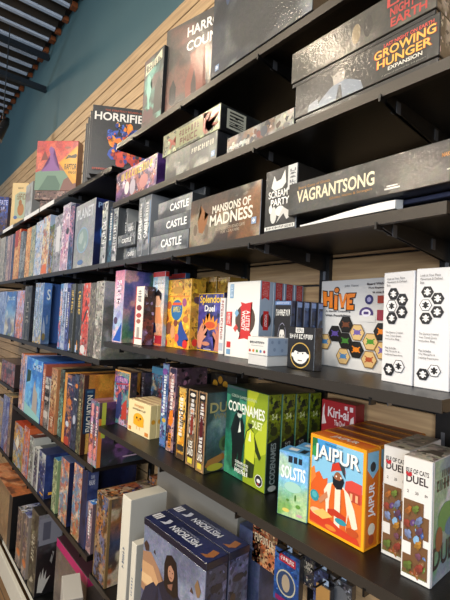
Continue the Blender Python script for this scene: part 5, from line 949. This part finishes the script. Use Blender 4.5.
# ------------------------------------------------------------------ left bay, fourth shelf
W4_='on the fourth left shelf'
row(Z4,Y0,W4_,[
 (17.9,21,353,(G('#d88a5c','#c4a8a0','#8a94b8','#c87c54','#b8a0a4'),['#e8c8a8','#5c6c9c'],.02,[]),'thin orange and blue comic spine at the left end'),
 (21.2,23.2,355,(G('#b8bcd8','#a0a8cc','#d0b8a8'),['#5c6c9c','#d8d8e4'],.02,[]),'thin lilac spine left of the blue castle box'),
],d=.2)
x0=solve_x(23.6,Y0,Z4); x1=solve_x(38.8,Y0,Z4); h=solve_z(357,solve_x(25,Y0,Z4),Y0)-Z4
game('bright blue box with a pale castle tower and white title, on the fourth left shelf',(x0,Y0,Z4),(x1-x0,.22,h),0,{'front':(G('#4c84cc','#4f90d4','#6aa8dc','#7ab4d8','#8cc0d0'),['#8ac4e4','#3c74b8'],.05,[T('LUEUR',.42,.82,.96,.93,'#d4e4f0'),('p',[(.5,.12),(.52,.5),(.6,.66),(.68,.5),(.8,.45),(.82,.1)],'#b0a8a0'),('p',[(.05,.55),(.3,.6),(.32,.78),(.08,.78)],'#2f4c3c'),('p',[(0,0),(0,.2),(.5,.14),(1,.08),(1,0)],'#9cc8c4')]),'top':(G('#3f74c4','#4a80cc'),['#5c94d8'],.06,[])},'#3f6cb0',mat='p',seed=460)
row(Z4,Y0,W4_,[
 (39.6,42,364,(G('#a8604c','#c87c50','#a06044'),['#d8a07c'],.02,[]),'thin brown orange spine right of the blue castle box'),
 (42.2,47.4,376.5,(G('#d0ccc4','#1c1b1c','#262426','#b8b0a8','#1c1b1c'),['#0f0f10','#8a8078'],.015,[('r',.1,.78,.8,.84,'#cfc8be'),('r',.1,.55,.8,.62,'#bcb4ac'),('r',.1,.2,.8,.34,'#c8c0b8')]),'short black spine with white bands',{'top':(G('#5c6c9c'),None,1,[])}),
 (47.8,53.6,367.5,(G('#a8744c','#d0b488','#c8a87c','#a86444','#b87854'),['#8a5c40'],.03,[T('TIDAL',.3,.1,.7,.26,'#e0c8b0',90)]),'tan and rust spine',{'top':(G('#c4a074'),None,1,[])}),
 (54.4,60.6,369,(G('#2c302e','#3c4844','#7cac9c','#84b0a0','#6a8c80'),['#4c5c58'],.03,[]),'black and pale teal spine',{'Y':D+.02}),
 (60.9,63,372.5,(G('#d09444','#dca050'),None,1,[]),'thin orange edge left of the navy lettered spine'),
 (63.2,69.6,374,(G('#3c4468','#3a4260','#40486c','#8c4c44'),['#2c3450','#b88060'],.03,[('r',.2,.86,.8,.88,'#b8b8c0'),('e',.55,.62,.3,.05,'#c87840'),('e',.4,.3,.25,.04,'#c8ccd4'),('e',.4,.06,.4,.06,'#b04c3c')]),'navy spine with a rusty emblem',{'top':(G('#3a4058'),None,1,[])}),
 (69.9,74.4,374,(G('#34384c','#404658','#3c4050'),['#5a6074'],.03,[('e',.6,.85,.3,.03,'#d0803c'),('r',.2,.66,.8,.68,'#d4d0c8'),('e',.5,.4,.3,.06,'#b8bcc8')]),'dark slate spine with a tiny orange mark',{'top':(G('#34384a'),None,1,[])}),
 (74.8,79.4,373.5,(G('#6c3038','#4c4a3c','#5c5c44','#55503c'),['#8c8868','#38362c'],.02,[T('RAMPARTS',.3,.3,.6,.7,'#c4b890',-90)]),'olive beaded spine whose golden cover has a navy Evacuation band',{'right':(G('#c88c3c','#cc9440','#b87834','#4c3424','#241c1a'),['#e0b060','#a86c2c'],.06,[('r',0,0,.08,1,'#4a2c20'),('p',[(.7,.62),(.66,.86),(.8,.8),(.98,.72),(.98,.5),(.8,.55)],'#241c1c'),('p',[(.74,.68),(.72,.8),(.85,.74),(.84,.62)],'#4c4038'),('r',.03,.26,.19,.82,'#22405c'),T('EVACUATION',.07,.28,.16,.74,'#dcd8c8',90),('r',.06,.77,.16,.8,'#4c6c84')]),'top':(G('#7c4c34'),None,1,[]),'d':.26}),
],d=.24)
PD=(G('#8a5c8c','#4c3c5c','#2c2430','#d07c3c','#7cacac'),['#c88c9c','#38304a'],.015,[('c',.5,.9,.28,10,'#d89a98'),('c',.5,.8,.28,10,'#d89a98'),('c',.5,.7,.22,10,'#c8a0c0'),('c',.5,.44,.2,10,'#d8844c'),('c',.5,.25,.3,10,'#e0948c'),('c',.5,.14,.28,10,'#d8888c')])
xa=solve_x(87,Y0-.002,Z4); xb=solve_x(92,Y0-.002,Z4); xc=min(solve_x(98.2,Y0-.002,Z4),XN-.012); zt=solve_z(399,xa,Y0)-Z4
game('left of two dark purple spines with pink dots beside the golden Evacuation cover',(xa,Y0-.002,Z4),(xb-xa-.0015,.24,zt),0,{'front':PD,'top':(G('#9c6c84'),None,1,[])},'#3a2c3c',mat='w',seed=472)
game('right of two dark purple spines with pink dots, its side cover edged orange',(xb,Y0-.002,Z4),(xc-xb-.001,.24,zt),0,{'front':PD,'top':(G('#9c6c84','#6c4c60'),None,1,[]),'right':(G('#5c3c64','#3c2c44','#4c3454','#241c2c','#2f3c44'),['#6f4a7c','#1c1820'],.05,[('r',0,0,.07,.75,'#c87c34'),('r',.05,.45,.12,1,'#a8b044'),('r',.93,0,1,.6,'#c87c34'),('r',.45,.1,.8,.12,'#b8a0b0'),('e',.5,.3,.2,.05,'#7c4c7c')])},'#2c2030',mat='w',seed=473)
# ------------------------------------------------------------------ left bay, fifth shelf
W5_='on the fifth left shelf'
row(Z5,Y0,W5_,[
 (12.2,21,421,(G('#c89858','#d0a068','#b8904c','#8c9068','#7c8450'),['#e0c084','#8aa4c4','#a86c3c'],.025,[('p',[(.2,.5),(.4,.75),(.6,.6),(.5,.4)],'#e8e0cc')]),'orange and green comic style box near the left end',{'top':(G('#c4583c'),None,1,[]),'d':.1}),
 (21.4,26.4,425,(G('#c86c40','#d08464','#a86458','#b8786c'),['#8494b8','#d8b0a0'],.025,[]),'orange red spine',{'top':(G('#c06034'),None,1,[]),'d':.12}),
 (27,31,435,(G('#b0b0a8','#8c8c84','#a4a49c'),['#5c5c5c','#d0d0c8'],.03,[]),'clear wrapped grey spine',{'top':(G('#34363c'),['#c8c8c0'],.05,[])}),
 (31.6,35.6,446.5,(G('#c4c4bc','#3c3c50','#4c4c68','#a09c98'),['#2c2c40'],.03,[('r',0,0,.2,1,'#c8c8c2')]),'white edged spine with a plum middle',{'top':(G('#30323c'),None,1,[('r',.05,.0,.95,.12,'#d4d4d0')])}),
 (36,43,449,(G('#c8c8c4','#34406c','#2f3c6c','#2c386c'),['#4c5c8c'],.04,[('r',0,0,.14,1,'#c8c8c2'),('r',.5,.06,.9,.1,'#d8a03c')]),'white edged spine with a navy cover',{'right':(G('#27305c','#2c3c74','#24305c'),['#3c4c80'],.05,[('r',.2,.4,.5,.6,'#6c78a0'),('r',.1,.08,.6,.14,'#e0a83c')]),'top':(G('#3c4468'),None,1,[])}),
 (50.6,54.6,457.5,(G('#8a9c74','#a4ac84','#8c9c7c'),['#c4c49c','#5c6c54'],.02,[]),'thin sage green spine',{'top':(G('#4c84ac'),None,1,[])}),
],d=.22)
LS=(G('#c87040','#c4a490','#7c9cb0','#7ca0b4','#a08c68','#94805c'),['#e0c0a0','#5c7c9c','#b05c38'],.02,[])
for i,(a,b,yt) in enumerate(((57.6,65.4,456.5),(70,78,462))):
    x0=solve_x(a,Y0,Z5); x1=solve_x(b,Y0,Z5); h=solve_z(yt,x0,Y0)-Z5
    game(['left','right'][i]+' of two tall spines with the same orange and blue landscape',(x0,Y0,Z5),(x1-x0,.24,h),0,{'front':LS,'right':(G('#1f2440'),['#2c3458'],.05,[]),'top':(G('#5c6484'),None,1,[])},'#20243c',mat='w',seed=480+i)
x0=solve_x(78.4,Y0,Z5); x1=solve_x(83.4,Y0,Z5)
game('navy box whose side cover reads Dune Realms, right of the landscape spines',(x0,Y0,Z5),(x1-x0,.24,.31),0,{'front':(G('#1c2240'),['#2c3458'],.05,[]),'right':(G('#232c50','#2c3660','#4c5478','#3c4468'),['#3c4870','#545c80'],.05,[T('DUNE',.3,.9,.6,.945,'#b0b4c0'),T('REALMS',.14,.82,.66,.885,'#c4c4cc'),('r',.03,.42,.3,.62,'#6c7494')]),'top':(G('#232c50'),None,1,[])},'#232c50',mat='w',seed=483)
x1p=x1
x0=max(x1p+.002,solve_x(84,D+.012,Z5)); x1=solve_x(92.4,D+.012,Z5)
game('short pink and grey spine with a blue top, right of the landscape spines',(x0,D+.012,Z5),(min(x1,XN-.035)-x0,.08,solve_z(500.5,x0,D+.012)-Z5),0,{'front':(G('#b09494','#a48484','#8c7880','#a06c64'),['#c8b8b4','#5c5468'],.018,[]),'top':(G('#4c84c4'),['#d0d8e4'],.03,[])},'#6c5c64',mat='w',seed=485)
# ------------------------------------------------------------------ left bay, bottom deck
cover('big tan box with an orange top, leftmost on the bottom deck',ZBASE,(-12,530),(12.6,497),.2,{'front':(G('#8c7458','#94795c','#84694c'),['#a08868'],.08,[('r',.9,0,1,1,'#4c443c')]),'top':(G('#c48458','#b8744c'),['#5c4840','#d8a078'],.06,[]),'right':(G('#17161a','#0f0f12'),None,1,[])},'#241f1c',Y=D+.002,mat='p',seed=500)
row(ZBASE,Y0,'on the bottom deck',[
 (14.6,18.8,506.7,(G('#8c7c6c','#7c7068','#94745c','#5c5454'),['#b49c84','#4c4458'],.025,[('e',.6,.25,.4,.06,'#c47840')]),'left of two grey brown spines with orange blots',{'top':(G('#a48c64','#4c5c94','#d8d8dc'),['#34383c'],.04,[])}),
 (20.4,24.6,512,(G('#94887c','#84786c','#8c6c58','#54505c'),['#b4a090','#4c4860'],.025,[('e',.6,.22,.4,.06,'#c47840')]),'right of two grey brown spines with orange blots',{'top':(G('#7c84b4','#a4a8c4'),['#34406c'],.04,[])}),
],d=.22)
x0=solve_x(27,Y0,ZBASE); x1=solve_x(33.5,Y0,ZBASE); zt=solve_z(507,x0,Y0)
game('dark box with pale spine script and a white hand drawn on its side',(x0,Y0,ZBASE),(x1-x0,.12,zt-ZBASE),0,{'front':(G('#6c6454','#5c5448','#4c463c','#544c40'),['#847c68','#3c3830'],.04,[T('spirits',.25,.38,.6,.7,'#c8c0a8',-90,0),('p',[(.2,.1),(.5,.2),(.8,.18),(.5,.12)],'#a49c88')]),
  'right':(G('#7c7c80','#84848a','#242022','#2c2020','#1c1a1c'),['#34282a'],.05,[('r',.05,.62,.95,.95,'#84848c'),('r',.2,.68,.5,.9,'#5c5c68'),('p',[(.1,.05),(.14,.22),(.2,.3),(.22,.2),(.3,.34),(.33,.2),(.42,.3),(.42,.18),(.6,.22),(.44,.12),(.3,.03)],'#b8b4ac'),('p',[(.55,.4),(.6,.48),(.66,.44),(.62,.52),(.7,.5),(.62,.36)],'#8c8884')]),'top':(G('#34302c'),None,1,[])},'#1c1a1a',mat='p',seed=505)
# pink topped box and the white box standing on the floor in front of it
YP=D+.062; zt=min(at((63,545),Y=YP).z,Z5-.03); x0=at((57,540),Y=YP).x; x1=at((88,570),Y=YP).x
game('grey brown box with a bright pink top band below the fifth left shelf end',(x0,YP,ZBASE),(x1-x0,.12,zt-ZBASE),0,{'front':(G('#6c6058','#7a6e66','#5c5450'),['#847a70'],.05,[('r',0,.88,1,1,'#b82c70')]),'right':(G('#6c6058'),None,1,[('r',0,.88,1,1,'#b82c70')]),'top':(G('#4a3038'),None,1,[])},'#5c5450',mat='w',seed=512)
C0=at((79,570),Y=.70); d_=.07
game('white box standing in front of the pink topped box',(C0.x-.0,.70-d_,ZBASE),(.16,d_,C0.z-ZBASE),math.radians(-16),{'front':(G('#bab6ae'),None,1,[]),'right':(G('#8c8680'),None,1,[]),'top':(G('#c4c0b8'),None,1,[])},'#b0aca4',mat='p',seed=510)
x0=solve_x(100,D+.01,ZBASE)
game('white box with a dark red top lying at the near end of the bottom deck',(XN+.02,D+.02,ZBASE),(.3,.22,.2),0,{'front':(G('#bcb8b0'),None,1,[]),'top':(G('#4c2838'),['#2c2024'],.05,[])},'#b4b0a8',mat='p',seed=514)
game('cream box lying flat on the bottom deck beside the hand print box',(solve_x(44,D+.0,ZBASE),D-.001,ZBASE),(.05,.0095,.05),0,{'front':(G('#d8d4c8'),None,1,[])},'#d0ccc0',mat='p',seed=516)
# ------------------------------------------------------------------ farthest bay, slivers at the left edge
def far(z,items):
    for i,(a,b,yt,fr,lab,op) in enumerate(items):
        YY=Y0; x0=solve_x(a,YY,z); x1=min(solve_x(b,YY,z)-.0015,XM-.004); h=solve_z(yt,x0,YY)-z
        game(lab+' in the farthest bay at the left edge',(x0,YY,z),(x1-x0,.22,h),0,{'front':fr,**op},'#3c3838',mat='w',seed=520+i+int(a))
far(-.49,[(-9,0.5,358,(G('#d0b05c','#c8a04c'),['#e0c880'],.03,[]),'yellow box',{}),
          (.8,13.6,359,(G('#7c6c74','#5c4c5c','#8c5c54','#544850'),['#2c2a30','#a88a84','#a84c40'],.03,[('e',.6,.6,.2,.1,'#4c4038')]),'grey and plum box with a small picture',{'top':(G('#6c5c5c'),None,1,[])})])
far(Z5,[(-6,0,394,(G('#b8a488'),['#8c94b4'],.02,[]),'beige spine',{}),(0.2,3,394,(G('#8c94b8','#5c6494'),['#a8a8c4'],.02,[]),'blue grey spine',{'top':(G('#b0a48c'),None,1,[])}),
        (3.2,6,396,(G('#5c649c','#7c84b0','#a46c50'),['#b0b4cc'],.02,[]),'indigo spine',{'top':(G('#b0a48c'),None,1,[])}),(6.2,8.6,396,(G('#c4a070','#8c7c74'),['#6c6474'],.02,[]),'tan topped spine',{'top':(G('#c8a878'),None,1,[])})])
far(ZC,[(-7,-2.6,240,(G('#c4b4a0'),['#94908c'],.02,[]),'beige tall spine',{}),(-2.4,2.6,239,(G('#a8a49c','#8c8880'),['#c8c0b0'],.02,[]),'pale grey tall spine',{})])
far(Z3,[(-9,-3.2,294,(G('#5c7ca8'),['#8ca4c4'],.03,[]),'steel blue box',{})])
# ------------------------------------------------------------------ camera and light
cam = bpy.data.cameras.new('camera'); co = bpy.data.objects.new('camera', cam); C.objects.link(co)
cam.sensor_fit = 'VERTICAL'; cam.sensor_height = 36; cam.lens = F/600*36; cam.clip_start = .02
co.matrix_world = ROT.to_4x4(); bpy.context.scene.camera = co
def lamp(name, kind, loc, target, power, col, size, spot=None, sy=None):
    l = bpy.data.lights.new(name, kind); o = bpy.data.objects.new(name, l); C.objects.link(o); l.energy = power; l.color = col
    o.location = loc; o.rotation_euler = (Vector(target)-Vector(loc)).to_track_quat('-Z', 'Y').to_euler()
    if kind == 'SPOT': l.shadow_soft_size = size; l.spot_size = math.radians(spot or 80); l.spot_blend = .8
    elif kind == 'AREA':
        l.shape = 'RECTANGLE'; l.size = size; l.size_y = sy or size
    return o
WARM = (1.0, .82, .6)
for i, (p, t, e) in enumerate((((-1.95, -1.15, 2.13), (-.6, .7, .2), 36), ((-3.3, -.9, 2.13), (-1.9, .7, .2), 60), ((-.35, -1.5, 2.13), (-.2, .7, -.1), 50), ((-4.9, -.9, 2.13), (-3.4, .7, .4), 80))):
    lamp('ceiling_and_fill_spot', 'SPOT', p, t, e, WARM, .055, 95)
lamp('room_light', 'AREA', (.2, -2.6, 2.1), (-.8, .6, -.4), 130, (1, .92, .82), 2.4, sy=1.2)
lamp('window_and_fill', 'AREA', (2.1, -2.4, .5), (-1.0, .6, 0), 100, (.78, .88, 1), 1.6, sy=2.0)
for p, t, e in (((-2.7, -2.3, 2.13), (-1.8, .7, -.7), 110), ((-4.2, -2.2, 2.13), (-2.9, .7, -.4), 110), ((-1.2, -2.4, 2.13), (-1.1, .7, -.8), 60)):
    lamp('ceiling_and_fill_spot', 'SPOT', p, t, e, (1, .88, .7), .12, 90)  # spots added as fill for the lower and left shelves
lamp('window_and_fill', 'AREA', (.3, -4.0, .5), (-.8, .6, -.2), 80, (1, .95, .9), 2.2, sy=1.4)  # extra area light added in front to lift box fronts under the shelves
lamp('ceiling_fill', 'SPOT', (-6.5, -3.6, .6), (-4.0, .2, 2.2), 330, (.72, .85, 1), .3, 70)  # cool spot aimed upward, added to brighten the ribbed deck
lamp('ceiling_and_fill_spot', 'SPOT', (-2.8, -4.45, 2.13), (-.35, .65, .15), 130, WARM, .06, 45)
w = bpy.data.worlds.new('world'); bpy.context.scene.world = w; w.use_nodes = True
w.node_tree.nodes['Background'].inputs[0].default_value = (.62, .76, 1, 1); w.node_tree.nodes['Background'].inputs[1].default_value = .27
sc = bpy.context.scene; sc.view_settings.view_transform = 'Standard'; sc.view_settings.look = 'None'; sc.view_settings.gamma = 1
sc.view_settings.exposure = -0.1
